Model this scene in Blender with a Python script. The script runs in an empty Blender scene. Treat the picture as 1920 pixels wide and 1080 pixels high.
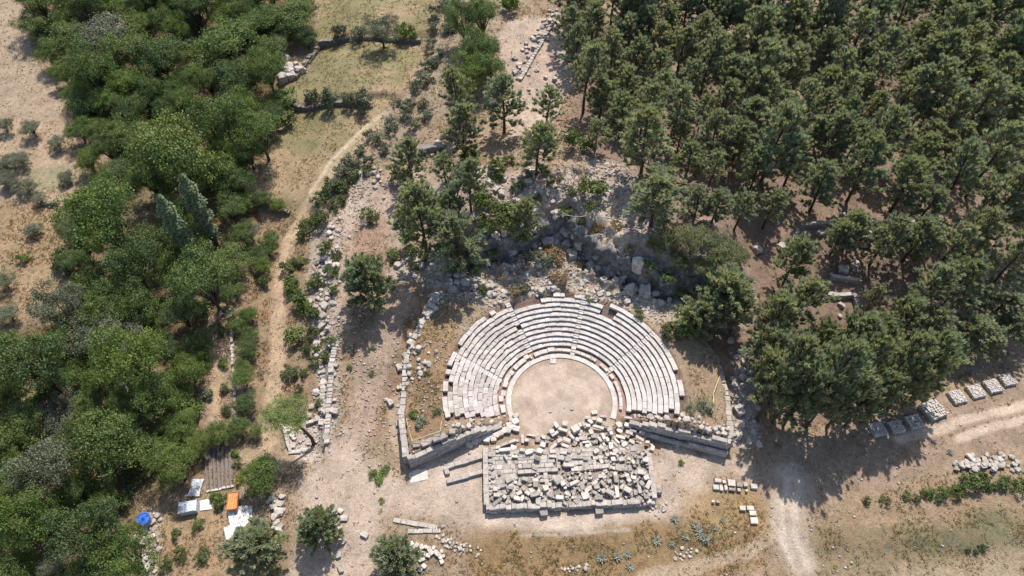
import bpy, bmesh, math, random
import numpy as np
from mathutils import Vector, Matrix, noise as mnoise
random.seed(7); rng = np.random.default_rng(11)
R = math.radians
C = bpy.context.scene.collection
scene = bpy.context.scene

# ------------------------------------------------------------------ camera, sky, sun, exposure
PITCH, FPX = R(52), 1280.0
CAM = np.array([-6.64, -44.3, 81.3])
cam_d = bpy.data.cameras.new('camera'); cam = bpy.data.objects.new('camera', cam_d); C.objects.link(cam)
cam.location = CAM; cam.rotation_euler = (R(90) - PITCH, 0, 0)
cam_d.sensor_width = 36; cam_d.lens = 36 * FPX / 1920; cam_d.clip_end = 3000; cam_d.clip_start = 0.5
scene.camera = cam
SUN_EL, SUN_AZ = R(57), math.atan2(0.24, 1.0)      # azimuth measured from +Y towards +X
w = bpy.data.worlds.new('World'); scene.world = w; w.use_nodes = True
nt = w.node_tree; sky = nt.nodes.new('ShaderNodeTexSky'); sky.sky_type = 'NISHITA'; sky.sun_disc = False
sky.sun_elevation = SUN_EL; sky.sun_rotation = SUN_AZ; sky.air_density = 1.0; sky.dust_density = 1.2
nt.links.new(sky.outputs[0], nt.nodes['Background'].inputs[0]); nt.nodes['Background'].inputs[1].default_value = 0.14
sl = bpy.data.lights.new('sun', 'SUN'); so = bpy.data.objects.new('sun', sl); C.objects.link(so)
sl.energy = 4.3; sl.angle = R(0.55); sl.color = (1.0, 0.955, 0.89)
so.rotation_euler = (R(90) - SUN_EL, 0, -SUN_AZ + math.pi); so.rotation_euler = Vector((math.sin(SUN_AZ) * math.cos(SUN_EL), math.cos(SUN_AZ) * math.cos(SUN_EL), math.sin(SUN_EL))).to_track_quat('Z', 'Y').to_euler()
scene.view_settings.view_transform = 'Standard'; scene.view_settings.look = 'None'
scene.view_settings.exposure = 0.69; scene.view_settings.gamma = 1.0
scene.cycles.max_bounces = 5; scene.cycles.diffuse_bounces = 3; scene.cycles.transparent_max_bounces = 4

# ------------------------------------------------------------------ helpers
def tag(o, label=None, cat=None, group=None, kind=None):
    if label: o['label'] = label
    if cat: o['category'] = cat
    if group: o['group'] = group
    if kind: o['kind'] = kind
    return o
def empty(name, loc=(0, 0, 0), rz=0, s=None):
    o = bpy.data.objects.new(name, None); C.objects.link(o); o.location = loc; o.rotation_euler = (0, 0, rz)
    o.empty_display_size = .3
    if s: o.scale = s
    return o
def mobj(name, me, parent=None, mat=None):
    if mat and not me.materials: me.materials.append(mat)
    o = bpy.data.objects.new(name, me); C.objects.link(o)
    if parent: o.parent = parent
    return o
def mesh_np(name, V, F, mat=None, tint=None, smooth=False):
    V = np.asarray(V, np.float32); F = np.asarray(F, np.int32); me = bpy.data.meshes.new(name)
    n = F.shape[1]
    me.vertices.add(len(V)); me.vertices.foreach_set('co', V.ravel())
    me.loops.add(F.size); me.loops.foreach_set('vertex_index', F.ravel())
    me.polygons.add(len(F)); me.polygons.foreach_set('loop_start', np.arange(0, F.size, n, dtype=np.int32))
    try: me.polygons.foreach_set('loop_total', np.full(len(F), n, np.int32))
    except Exception: pass
    if smooth: me.polygons.foreach_set('use_smooth', np.ones(len(F), bool))
    me.update(calc_edges=True)
    if tint is not None:
        a = me.color_attributes.new('tint', 'FLOAT_COLOR', 'POINT')
        t = np.ones((len(V), 4), np.float32); t[:, :tint.shape[1]] = tint; a.data.foreach_set('color', t.ravel())
    if mat: me.materials.append(mat)
    return me
class MB:
    """collects boxes, prisms and tubes into one mesh, with one random tint per piece"""
    def __init__(s): s.v = []; s.f = []; s.t = []
    def add(s, vs, fs, t=None):
        b = len(s.v); s.v += [tuple(v) for v in vs]; s.f += [tuple(i + b for i in f) for f in fs]
        t = random.random() if t is None else t
        s.t += [t] * len(vs)
    def box(s, c, d, rz=0, j=0.0, ch=0.03, t=None, tilt=(0, 0)):
        """block with chamfered top edges and jittered corners; c = centre of base"""
        x, y, z = d[0] / 2, d[1] / 2, d[2]; ch = min(ch, x * .4, y * .4, z * .4)
        vs = [(-x, -y, 0), (x, -y, 0), (x, y, 0), (-x, y, 0), (-x, -y, z - ch), (x, -y, z - ch), (x, y, z - ch), (-x, y, z - ch),
              (-x + ch, -y + ch, z), (x - ch, -y + ch, z), (x - ch, y - ch, z), (-x + ch, y - ch, z)]
        J = [[random.uniform(-j, j) for _ in range(3)] for _ in range(4)]
        m = Matrix.Rotation(rz, 3, 'Z') @ Matrix.Rotation(tilt[0], 3, 'X') @ Matrix.Rotation(tilt[1], 3, 'Y'); o = []
        for i, v in enumerate(vs):
            q = J[i % 4]; p = m @ Vector((v[0] + q[0], v[1] + q[1], v[2] + (q[2] * .5 if i > 3 else 0))); o.append((p.x + c[0], p.y + c[1], p.z + c[2]))
        s.add(o, [(3, 2, 1, 0)] + [(a, (a + 1) % 4, (a + 1) % 4 + 4, a + 4) for a in range(4)] + [(a + 4, (a + 1) % 4 + 4, (a + 1) % 4 + 8, a + 8) for a in range(4)] + [(8, 9, 10, 11)], t)
    def tube(s, pts, rad, n=6, cap=True, t=None):
        vs = []; fs = []
        for i, p in enumerate(pts):
            p = Vector(p); d = (Vector(pts[min(i + 1, len(pts) - 1)]) - Vector(pts[max(i - 1, 0)])).normalized()
            a = d.orthogonal().normalized(); b = d.cross(a)
            for k in range(n):
                q = p + (a * math.cos(2 * math.pi * k / n) + b * math.sin(2 * math.pi * k / n)) * rad[i]; vs.append(q)
        for i in range(len(pts) - 1):
            for k in range(n): fs.append((i * n + k, i * n + (k + 1) % n, (i + 1) * n + (k + 1) % n, (i + 1) * n + k))
        if cap: fs += [tuple(range(n - 1, -1, -1)), tuple(range((len(pts) - 1) * n, len(pts) * n))]
        s.add(vs, fs, t)
    def mesh(s, name, mat=None, smooth=False):
        me = bpy.data.meshes.new(name); me.from_pydata(s.v, [], s.f)
        a = me.color_attributes.new('tint', 'FLOAT_COLOR', 'POINT'); t = np.ones((len(s.v), 4), np.float32); t[:, :3] = np.array(s.t)[:, None]; a.data.foreach_set('color', t.ravel())
        if mat: me.materials.append(mat)
        if smooth: me.polygons.foreach_set('use_smooth', np.ones(len(s.f), bool))
        me.update(); return me
    def build(s, name, mat, parent=None, smooth=False): return mobj(name, s.mesh(name, mat, smooth), parent)

def _h(ix, iy, seed):
    n = (ix * 374761393 + iy * 668265263 + seed * 1442695041) & 0xffffffff
    n = ((n ^ (n >> 13)) * 1274126177) & 0xffffffff
    return ((n ^ (n >> 16)) & 0xffff) / 65535.0
def vn(x, y, seed=0):
    x = np.asarray(x, float); y = np.asarray(y, float); ix = np.floor(x).astype(np.int64); iy = np.floor(y).astype(np.int64)
    fx = x - ix; fy = y - iy; fx = fx * fx * (3 - 2 * fx); fy = fy * fy * (3 - 2 * fy)
    a = _h(ix, iy, seed); b = _h(ix + 1, iy, seed); c = _h(ix, iy + 1, seed); d = _h(ix + 1, iy + 1, seed)
    return (a * (1 - fx) + b * fx) * (1 - fy) + (c * (1 - fx) + d * fx) * fy
def fbm(x, y, s=1.0, o=4, seed=0):
    v = 0; a = .5; k = 1 / s
    for i in range(o): v = v + a * (vn(x * k, y * k, seed + i) - .5); a *= .5; k *= 2.03
    return v * 2
def sst(a, b, x):
    t = np.clip((x - a) / (b - a), 0, 1); return t * t * (3 - 2 * t)
def seg_dist(X, Y, pts):
    """distance to polyline, signed by side (positive = left of travel)"""
    D = np.full(np.shape(X), 1e9); S = np.zeros(np.shape(X))
    for (ax, ay), (bx, by) in zip(pts[:-1], pts[1:]):
        dx, dy = bx - ax, by - ay; L = dx * dx + dy * dy + 1e-9
        t = np.clip(((X - ax) * dx + (Y - ay) * dy) / L, 0, 1); d = np.hypot(X - ax - t * dx, Y - ay - t * dy)
        m = d < D; D = np.where(m, d, D); S = np.where(m, np.sign(dx * (Y - ay) - dy * (X - ax)), S)
    return D, S
def inside(X, Y, poly):
    r = np.zeros(np.shape(X), bool); n = len(poly)
    for i in range(n):
        ax, ay = poly[i]; bx, by = poly[(i + 1) % n]
        if ay == by: continue
        r ^= ((ay > Y) != (by > Y)) & (X < (bx - ax) * (Y - ay) / (by - ay) + ax)
    return r
def sdist(X, Y, poly):
    D, _ = seg_dist(X, Y, list(poly) + [poly[0]]); return np.where(inside(X, Y, poly), D, -D)

# ------------------------------------------------------------------ terrain heights
def axis(segs):
    o = []
    for a, b, st in segs: o.append(np.arange(a, b, st))
    o.append(np.array([segs[-1][1]])); return np.concatenate(o)
xs = axis([(-900, -200, 70), (-200, -130, 5), (-130, -46, .5), (-46, 30, .25), (30, 70, .4), (70, 130, .7), (130, 200, 5), (200, 900.1, 70)])
ys = axis([(-500, -60, 40), (-60, -28, 2), (-28, 36, .25), (36, 70, .4), (70, 125, .6), (125, 200, 5), (200, 1200, 90)])
GX, GY = np.meshgrid(xs, ys)
L_WALL = [(-19.5, -9.1), (-20.7, -3), (-20.8, 5.4), (-17.1, 15.7)]
L_FRONT = [(-19.5, -9.1), (-11.8, -5.3), (-7.9, -3.7)]
R_FRONT = [(8.3, -3.5), (20.6, -6.9)]
R_SIDE = [(20.6, -6.9), (21.4, 0), (21, 6)]
FILL_L = [(-19.4, -8.9), (-20.6, -3), (-20.7, 5.4), (-17, 15.7), (-8, 16), (0, 8), (-7.6, -3.4), (-11.7, -5.0)]
FILL_R = [(8.2, -3.2), (20.4, -6.7), (21.3, 0), (21, 6), (17, 14), (8, 16), (0, 8)]
CLIFF = [(-19, 19.5), (-12, 21.5), (-7, 22), (-2.5, 24.6), (1.5, 26.6), (4, 23.5), (7.6, 20.6), (11.5, 17.6), (16.4, 15.6), (20, 15.2), (27, 17)]
RUB = [(-38.5, 34), (-35.8, 30), (-33.6, 20), (-32.0, 11), (-31, 3), (-30.6, -6)]
CAV0, CAVR, ROWH, ROWT, NROW = 8.6, 15.64, .30, .64, 11
def heights(X, Y):
    wx = X + 1.6 * fbm(X, Y, 9, 3, 5); wy = Y + 1.6 * fbm(X, Y, 9, 3, 9)
    right = 3.4 * sst(-3, 17, Y) + .085 * np.maximum(0, Y - 16)
    left = 1.6 * sst(-8, 40, Y) + .055 * np.maximum(0, Y - 30)
    mid = 2.6 * sst(-8, 18, Y) + .075 * np.maximum(0, Y - 18)
    k1 = sst(-27, -17, X); k0 = sst(-46, -36, X)
    z = left * (1 - k0) + (mid * (1 - k1) + right * k1) * k0
    # plain in front of the wood stays level towards the right edge
    z -= 2.2 * sst(26, 45, X) * (1 - sst(4, 26, Y)) * sst(-3, 10, Y)
    z += .9 * fbm(X, Y, 38, 3, 21) * sst(14, 40, np.hypot(X, Y + 4))
    z -= .5 * sst(-17, -21, Y)
    # terrace step below the long rubble wall
    D, S = seg_dist(X, Y, RUB)
    z -= 1.1 * np.where(S < 0, sst(0, 1.6, D), 0) * (1 - sst(6, 16, D)) * sst(-10, -6, Y) * (1 - sst(32, 38, Y))
    # field terraces
    for (ya, x0, x1, hh) in ((58.3, -50, -31, 1.2), (75.6, -47, -24, 1.3)):
        win = sst(x0 - 8, x0, X) * (1 - sst(x1, x1 + 8, X)); yy = Y - ya - .04 * (X - x0) * 0
        z += hh * .8 * win * np.where(yy > -.2, sst(-.2, .3, yy) * (1 - sst(8, 20, yy)), -0)
    # limestone cliff behind the seats
    D, S = seg_dist(wx, wy, CLIFF); sd = D * S
    win = sst(-20, -12, X) * (1 - sst(22, 30, X))
    z += win * (3.9 + 1.2 * fbm(X, Y, 3.5, 2, 78)) * sst(-.15, .4, sd) * (1 - sst(8, 30, sd))
    z += win * 1.1 * sst(2.2, 2.7, sd + 1.2 * fbm(X, Y, 4, 2, 77)) * (1 - sst(6, 26, sd))
    rock = np.clip(win * sst(-7.5, -4, sd) * (1 - .75 * sst(1.5, 5, sd)) * (1 - sst(8, 13, sd)), 0, 1) * sst(14.6, 17.5, np.hypot(X, Y))
    rid = 1 - np.abs(fbm(X, Y, 3.2, 4, 31)) * 2.6
    z += rock * (1.2 * rid * rid - .6 + .55 * fbm(X, Y, .95, 3, 35) + .35 * np.floor(3 * fbm(X, Y, 2.2, 3, 36)) / 3)
    rock2 = np.clip(sst(14, 20, Y) * (1 - sst(44, 52, Y)) * sst(-26, -18, X) * (1 - sst(12, 20, X)) * sst(-.05, .22, fbm(X, Y, 8, 3, 55)), 0, 1) * sst(16, 18, np.hypot(X, Y))
    z += rock2 * (.55 * np.floor(2.2 * fbm(X, Y, 5, 3, 61)) / 2 + .3 * fbm(X, Y, 1.0, 3, 63))
    # the theatre's own ground
    fl = inside(X, Y, FILL_L); fr = inside(X, Y, FILL_R)
    fprof = .35 + .44 * (np.hypot(X, Y) - 8.3)
    zf = 3.4 + .25 * fbm(X, Y, 4, 3, 40) - .5 * sst(-14, -20, X) * (1 - sst(-4, 10, Y))
    zf = zf - .85 * sst(15.8, 19.5, np.hypot(X, Y)) * (1 - sst(2, 9, Y))
    zf = np.where(Y < 2, np.minimum(zf, fprof + .2 * fbm(X, Y, 1.5, 2, 41)), zf)
    z = np.where(fl, np.maximum(zf, np.where(Y > 10, z, -9)), z); z = np.where(fr, np.maximum(zf + .1, np.where(Y > 8, z, -9)), z)
    r = np.hypot(X, Y); ang = np.degrees(np.arctan2(X, Y))
    cav = (r < CAVR + .1) & (np.abs(ang) < 107)
    zc = np.where(r < 7.45, 0.0, np.where(r < CAV0, .12, .32 + ROWH * np.floor((r - CAV0) / ROWT) - .42))
    z = np.where(cav, zc, z)
    z = np.where((r < 7.45), 0.0, z)
    pl = sst(6, 10, r)
    micro = .05 * fbm(X, Y, 1.2, 3, 71) + .10 * fbm(X, Y, 5, 2, 73)
    z = z + micro * np.where(cav, 0.0, pl) + .012 * fbm(X, Y, .7, 2, 75) * (r < 7.4)
    return z, np.maximum(rock, rock2 * .9)
GZ, ROCK = heights(GX, GY)
def hgt(x, y):
    i = min(max(np.searchsorted(xs, x) - 1, 0), len(xs) - 2); j = min(max(np.searchsorted(ys, y) - 1, 0), len(ys) - 2)
    u = (x - xs[i]) / (xs[i + 1] - xs[i]); v = (y - ys[j]) / (ys[j + 1] - ys[j])
    return float((GZ[j, i] * (1 - u) + GZ[j, i + 1] * u) * (1 - v) + (GZ[j + 1, i] * (1 - u) + GZ[j + 1, i + 1] * u) * v)
FW = np.array([0, math.cos(PITCH), -math.sin(PITCH)]); UP = np.array([0, math.sin(PITCH), math.cos(PITCH)])
def hgtv(x, y):
    i = np.clip(np.searchsorted(xs, x) - 1, 0, len(xs) - 2); j = np.clip(np.searchsorted(ys, y) - 1, 0, len(ys) - 2)
    u = (x - xs[i]) / (xs[i + 1] - xs[i]); v = (y - ys[j]) / (ys[j + 1] - ys[j])
    return (GZ[j, i] * (1 - u) + GZ[j, i + 1] * u) * (1 - v) + (GZ[j + 1, i] * (1 - u) + GZ[j + 1, i + 1] * u) * v
def at(px, py, dz=0.0, plane=None):
    """where the sight line through a photo pixel meets the terrain raised by dz"""
    d = FW * FPX + np.array([1., 0, 0]) * (px - 960) + UP * (540 - py)
    if plane is not None:
        t = (plane - CAM[2]) / d[2]; return CAM + d * t
    zs_ = np.linspace(32, -6, 240); t = (zs_ - CAM[2]) / d[2]; qx = CAM[0] + d[0] * t; qy = CAM[1] + d[1] * t
    below = zs_ < hgtv(qx, qy) + dz; k = int(np.argmax(below)) if below.any() else 239
    a, b = zs_[max(k - 1, 0)], zs_[k]
    for _ in range(8):
        m = (a + b) / 2; t = (m - CAM[2]) / d[2]
        if m < hgt(CAM[0] + d[0] * t, CAM[1] + d[1] * t) + dz: b = m
        else: a = m
    t = (b - CAM[2]) / d[2]; x, y = CAM[0] + d[0] * t, CAM[1] + d[1] * t
    return np.array([x, y, hgt(x, y)])
def proj(p):
    v = np.array(p) - CAM; dd = v @ FW; return (960 + FPX * v[0] / dd, 540 - FPX * (v @ UP) / dd)
def scale_at(py):
    """rough metres per photo pixel on the ground seen at that row"""
    phi = PITCH + math.atan((py - 540) / FPX); r = (81.3 - 4) / math.sin(phi); return r * math.cos(phi - PITCH) / FPX
def wpoly(pts): return [tuple(at(x, y)[:2]) for x, y in pts]

# ------------------------------------------------------------------ materials
def newmat(name):
    m = bpy.data.materials.new(name); m.use_nodes = True; n = m.node_tree; b = n.nodes['Principled BSDF']
    b.inputs['Roughness'].default_value = .9; b.inputs['Specular IOR Level'].default_value = .2
    return m, n, b
def ramp(n, src, stops):
    r = n.nodes.new('ShaderNodeValToRGB'); e = r.color_ramp.elements
    while len(e) < len(stops): e.new(.5)
    for k, (p, c) in enumerate(stops): e[k].position = p; e[k].color = c if len(c) == 4 else (*c, 1)
    n.links.new(src, r.inputs[0]); return r.outputs[0]
def noise(n, vec, sc, det=4, rough=.6, dist=0):
    t = n.nodes.new('ShaderNodeTexNoise'); t.inputs['Scale'].default_value = sc; t.inputs['Detail'].default_value = det; t.inputs['Roughness'].default_value = rough; t.inputs['Distortion'].default_value = dist
    n.links.new(vec, t.inputs['Vector']); return t.outputs['Fac']
def mix(n, a, b, f, mode='MIX'):
    m = n.nodes.new('ShaderNodeMix'); m.data_type = 'RGBA'; m.blend_type = mode
    for s, v in ((m.inputs[6], a), (m.inputs[7], b), (m.inputs[0], f)):
        if isinstance(v, bpy.types.NodeSocket): n.links.new(v, s)
        elif isinstance(v, (int, float)): s.default_value = v
        else: s.default_value = (*v, 1)
    return m.outputs[2]
def gmap(n, pos=True):
    g = n.nodes.new('ShaderNodeNewGeometry'); return g.outputs['Position']
def bump(n, h, b, st=.5, d=.1):
    u = n.nodes.new('ShaderNodeBump'); u.inputs['Strength'].default_value = st; u.inputs['Distance'].default_value = d
    n.links.new(h, u.inputs['Height']); n.links.new(u.outputs[0], b.inputs['Normal'])
def attr(n, name):
    a = n.nodes.new('ShaderNodeAttribute'); a.attribute_name = name; return a
def orand(n): return n.nodes.new('ShaderNodeObjectInfo').outputs['Random']
G = lambda v: (v, v, v)

def ground_mat():
    m, n, b = newmat('ground'); p = gmap(n); a = attr(n, 'tint'); z = attr(n, 'zone')
    sep = n.nodes.new('ShaderNodeSeparateColor'); n.links.new(z.outputs['Color'], sep.inputs[0])
    n1 = ramp(n, noise(n, p, .35, 6, .65), [(.3, G(.72)), (.5, G(1)), (.72, G(1.22))])
    n2 = ramp(n, noise(n, p, 1.7, 6, .75), [(.33, G(.52)), (.47, G(.95)), (.68, G(1.25))])
    n3 = ramp(n, noise(n, p, 4.6, 4, .8), [(.34, G(.55)), (.5, G(1)), (.66, G(1.35))])
    c = mix(n, a.outputs['Color'], n1, 1.0, 'MULTIPLY')
    rough_f = n.nodes.new('ShaderNodeMath'); rough_f.operation = 'MULTIPLY_ADD'; n.links.new(sep.outputs[2], rough_f.inputs[0]); rough_f.inputs[1].default_value = -.65; rough_f.inputs[2].default_value = .85
    c = mix(n, c, n2, rough_f.outputs[0], 'MULTIPLY'); c = mix(n, c, n3, rough_f.outputs[0], 'MULTIPLY')
    # green and rusty tufts in the grassy zones
    tf = ramp(n, noise(n, p, 1.3, 7, .8), [(.46, G(0)), (.58, G(1))]); gm = n.nodes.new('ShaderNodeMath'); gm.operation = 'MULTIPLY'
    n.links.new(tf, gm.inputs[0]); n.links.new(sep.outputs[1], gm.inputs[1])
    gcol = mix(n, (.20, .17, .075), (.30, .17, .08), ramp(n, noise(n, p, .25, 3), [(.42, G(0)), (.58, G(1))]))
    gm2 = n.nodes.new('ShaderNodeMath'); gm2.operation = 'MULTIPLY'; gm2.inputs[1].default_value = .65; n.links.new(gm.outputs[0], gm2.inputs[0])
    c = mix(n, c, gcol, gm2.outputs[0])
    # small pale stones
    v = n.nodes.new('ShaderNodeTexVoronoi'); v.inputs['Scale'].default_value = 2.3; n.links.new(p, v.inputs['Vector'])
    st = ramp(n, v.outputs['Distance'], [(.10, G(1)), (.17, G(0))])
    sf = n.nodes.new('ShaderNodeMath'); sf.operation = 'MULTIPLY'; n.links.new(st, sf.inputs[0]); n.links.new(ramp(n, noise(n, p, .5, 3), [(.55, G(0)), (.64, G(.6))]), sf.inputs[1])
    c = mix(n, c, (.42, .38, .34), sf.outputs[0])
    # bare rock
    v2 = n.nodes.new('ShaderNodeTexVoronoi'); v2.feature = 'DISTANCE_TO_EDGE'; v2.inputs['Scale'].default_value = .9
    wv = n.nodes.new('ShaderNodeVectorMath'); wv.operation = 'ADD'; tn = n.nodes.new('ShaderNodeTexNoise'); tn.inputs['Scale'].default_value = 1.4; tn.inputs['Detail'].default_value = 4
    n.links.new(p, tn.inputs['Vector']); n.links.new(p, wv.inputs[0]); n.links.new(tn.outputs['Color'], wv.inputs[1]); n.links.new(wv.outputs[0], v2.inputs['Vector'])
    rc = ramp(n, noise(n, p, 1.6, 8, .75), [(.28, (.10, .093, .09)), (.42, (.25, .215, .185)), (.55, (.40, .35, .30)), (.72, (.51, .465, .42))])
    rc = mix(n, rc, (.10, .085, .075), ramp(n, v2.outputs['Distance'], [(.01, G(.75)), (.05, G(0))]))
    rc = mix(n, rc, (.30, .21, .14), ramp(n, noise(n, p, .6, 6, .75), [(.47, G(0)), (.58, G(.9))]))
    rc = mix(n, rc, mix(n, rc, (.24, .235, .235), 1.0, 'MULTIPLY'), z.outputs['Alpha'])  # zone alpha multiplies the rock down: painted shade of the cliff
    c = mix(n, c, rc, sep.outputs[0])
    n.links.new(c, b.inputs['Base Color'])
    hh = mix(n, noise(n, p, 5, 6, .75), v2.outputs['Distance'], sep.outputs[0]); bump(n, hh, b, .9, .22)
    return m
def stone_mat(name, cols, dark=.5, scale=1.0, use_tint=False, lich=.35):
    m, n, b = newmat(name); tc = n.nodes.new('ShaderNodeNewGeometry'); p = tc.outputs['Position']
    r = attr(n, 'tint').outputs['Fac'] if use_tint else orand(n)
    g_ = 1.1 if ('seat' in name or name == 'loose_limestone') else 1.0
    cols = [(a * 1.05 * g_, b_ * g_, c_ * .94 * g_) for a, b_, c_ in cols]
    base = ramp(n, r, [(i / (len(cols) - 1), c) for i, c in enumerate(cols)])
    c = mix(n, base, ramp(n, noise(n, p, 1.3 * scale, 6, .7), [(.3, G(dark)), (.5, G(.95)), (.7, G(1.15))]), 1.0, 'MULTIPLY')
    c = mix(n, c, (.11, .105, .10), ramp(n, noise(n, p, 4.5 * scale, 6, .75), [(.56, G(0)), (.68, G(lich))]))
    c = mix(n, c, ramp(n, noise(n, p, 14 * scale, 3, .7), [(.3, G(.75)), (.6, G(1.12))]), 1.0, 'MULTIPLY')
    n.links.new(c, b.inputs['Base Color']); bump(n, noise(n, p, 9 * scale, 6, .7), b, .6, .06); return m
def leaf_mat(name, cols, trans=.25, hue=.12):
    m, n, b = newmat(name); a = attr(n, 'tint')
    base = ramp(n, orand(n), [(i / (len(cols) - 1), c) for i, c in enumerate(cols)])
    c = mix(n, base, a.outputs['Color'], 1.0, 'MULTIPLY')
    n.links.new(c, b.inputs['Base Color']); b.inputs['Roughness'].default_value = .62; b.inputs['Specular IOR Level'].default_value = .3
    t = n.nodes.new('ShaderNodeBsdfTranslucent'); n.links.new(mix(n, c, (1.0, 1.0, .5), 1.0, 'MULTIPLY'), t.inputs[0])
    ms = n.nodes.new('ShaderNodeMixShader'); ms.inputs[0].default_value = trans
    n.links.new(b.outputs[0], ms.inputs[1]); n.links.new(t.outputs[0], ms.inputs[2]); n.links.new(ms.outputs[0], n.nodes['Material Output'].inputs[0])
    return m
def plain(name, col, rough=.7, var=.25, sc=3, metal=0):
    m, n, b = newmat(name); p = gmap(n)
    c = mix(n, col, ramp(n, noise(n, p, sc, 6, .7), [(.3, G(1 - var)), (.65, G(1 + var * .4))]), 1.0, 'MULTIPLY')
    n.links.new(c, b.inputs['Base Color']); b.inputs['Roughness'].default_value = rough; b.inputs['Metallic'].default_value = metal; return m
M = {}
M['ground'] = ground_mat()
M['seat'] = stone_mat('seat_limestone', [(.35, .325, .31), (.41, .38, .36), (.38, .36, .35), (.44, .415, .395), (.32, .30, .29)], .7, 1.0, True, .22)
M['seat_old'] = stone_mat('weathered_seat_limestone', [(.31, .285, .27), (.38, .35, .33), (.34, .315, .305), (.43, .40, .38), (.28, .26, .25)], .6, 1.2, True, .4)
M['dark_wall'] = stone_mat('dark_dry_stone', [(.13, .115, .095), (.19, .17, .14), (.15, .135, .11), (.23, .205, .175)], .5, 1.5, True, .5)
M['kerb'] = stone_mat('kerb_limestone', [(.40, .375, .35), (.47, .445, .42)], .75, .8, True, .1)
M['wall'] = stone_mat('retaining_limestone', [(.27, .25, .235), (.36, .335, .315), (.31, .285, .26), (.42, .39, .365)], .55, 1.3, True, .55)
M['rubble'] = stone_mat('rubble_limestone', [(.29, .26, .235), (.38, .35, .32), (.33, .30, .275), (.43, .40, .37)], .55, 1.6, True, .45)
M['block'] = stone_mat('loose_limestone', [(.33, .30, .275), (.44, .40, .355), (.38, .35, .32), (.48, .44, .40), (.30, .28, .265), (.41, .375, .345), (.46, .42, .38)], .68, 1.3, False, .35)
M['block_grey'] = stone_mat('weathered_block_limestone', [(.22, .20, .185), (.30, .275, .25), (.26, .24, .22), (.36, .33, .30), (.19, .175, .165)], .55, 1.4, False, .5)
M['boulder'] = stone_mat('boulder_limestone', [(.30, .275, .25), (.40, .365, .335), (.34, .31, .285), (.45, .415, .385)], .5, 1.5, False, .5)
M['pine'] = leaf_mat('pine_needles', [(.272, .312, .205), (.322, .352, .232), (.286, .328, .242), (.340, .362, .240), (.272, .315, .225), (.335, .338, .240)], .5)
M['broad'] = leaf_mat('broad_leaves', [(.076, .120, .034), (.118, .168, .044), (.094, .138, .048), (.150, .195, .054), (.106, .150, .046), (.074, .110, .040)], .27)
M['lush'] = leaf_mat('lush_leaves', [(.115, .170, .042), (.140, .190, .046), (.105, .155, .040)], .35)
M['olive'] = leaf_mat('olive_leaves', [(.125, .140, .088), (.155, .168, .108), (.140, .154, .094)], .2)
M['poplar'] = leaf_mat('poplar_leaves', [(.135, .165, .085), (.155, .185, .10)], .25)
M['yellow'] = leaf_mat('yellow_blossom', [(.34, .30, .03), (.30, .29, .035)], .3)
M['shrub'] = leaf_mat('shrub_leaves', [(.095, .130, .038), (.120, .150, .042), (.085, .106, .042), (.135, .148, .06)], .3)
M['scrub'] = leaf_mat('scrub_leaves', [(.140, .155, .070), (.175, .185, .085), (.150, .160, .085)], .3)
M['dry'] = leaf_mat('dry_bush', [(.30, .225, .12), (.27, .19, .11)], .3)
M['agave'] = leaf_mat('agave_leaves', [(.23, .235, .175), (.28, .28, .22)], .05)
M['straw'] = leaf_mat('dry_grass_blades', [(.36, .28, .16), (.36, .28, .16)], .3)
M['bark'] = plain('bark', (.085, .06, .045), .95, .5, 6)
M['deadwood'] = plain('dead_wood', (.36, .34, .33), .9, .3, 6)

# ------------------------------------------------------------------ ground zones (what the surface is, plus shade painted along the cliff)
V = np.stack([GX, GY, GZ], -1).reshape(-1, 3)
X, Y = V[:, 0], V[:, 1]
col = np.zeros((len(V), 3)); col[:] = (.275, .205, .145)
rockm = ROCK.ravel().copy(); grassm = np.full(len(V), .55); smoothm = np.zeros(len(V))
NW1, NW2 = fbm(X, Y, 5, 4, 101), fbm(X, Y, 5, 4, 103); NB = fbm(X, Y, 14, 4, 105); NF = fbm(X, Y, 2.2, 3, 107)
def paint(mask, c=None, rock=None, grass=None, smooth=None, amt=1.0):
    global col, rockm, grassm, smoothm
    k = np.clip(mask * amt, 0, 1)
    if c is not None: col += (np.array(c) - col) * k[:, None]
    if rock is not None: rockm += (rock - rockm) * k
    if grass is not None: grassm += (grass - grassm) * k
    if smooth is not None: smoothm += (smooth - smoothm) * k
def zone(pts, soft=1.0, warp=1.5, world=False):
    P = pts if world else wpoly(pts); P = np.array(P)
    x0, y0 = P.min(0) - soft - warp - 1; x1, y1 = P.max(0) + soft + warp + 1
    k = np.zeros(len(V)); s = (X > x0) & (X < x1) & (Y > y0) & (Y < y1)
    if s.any(): k[s] = sst(-soft, soft, sdist(X[s] + warp * NW1[s], Y[s] + warp * NW2[s], [tuple(p) for p in P]))
    return k
def line(pts, half, soft=.5, warp=.4):
    P = wpoly(pts); D, _ = seg_dist(X + warp * NW1, Y + warp * NW2, P); return 1 - sst(half, half + soft, D)
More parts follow.
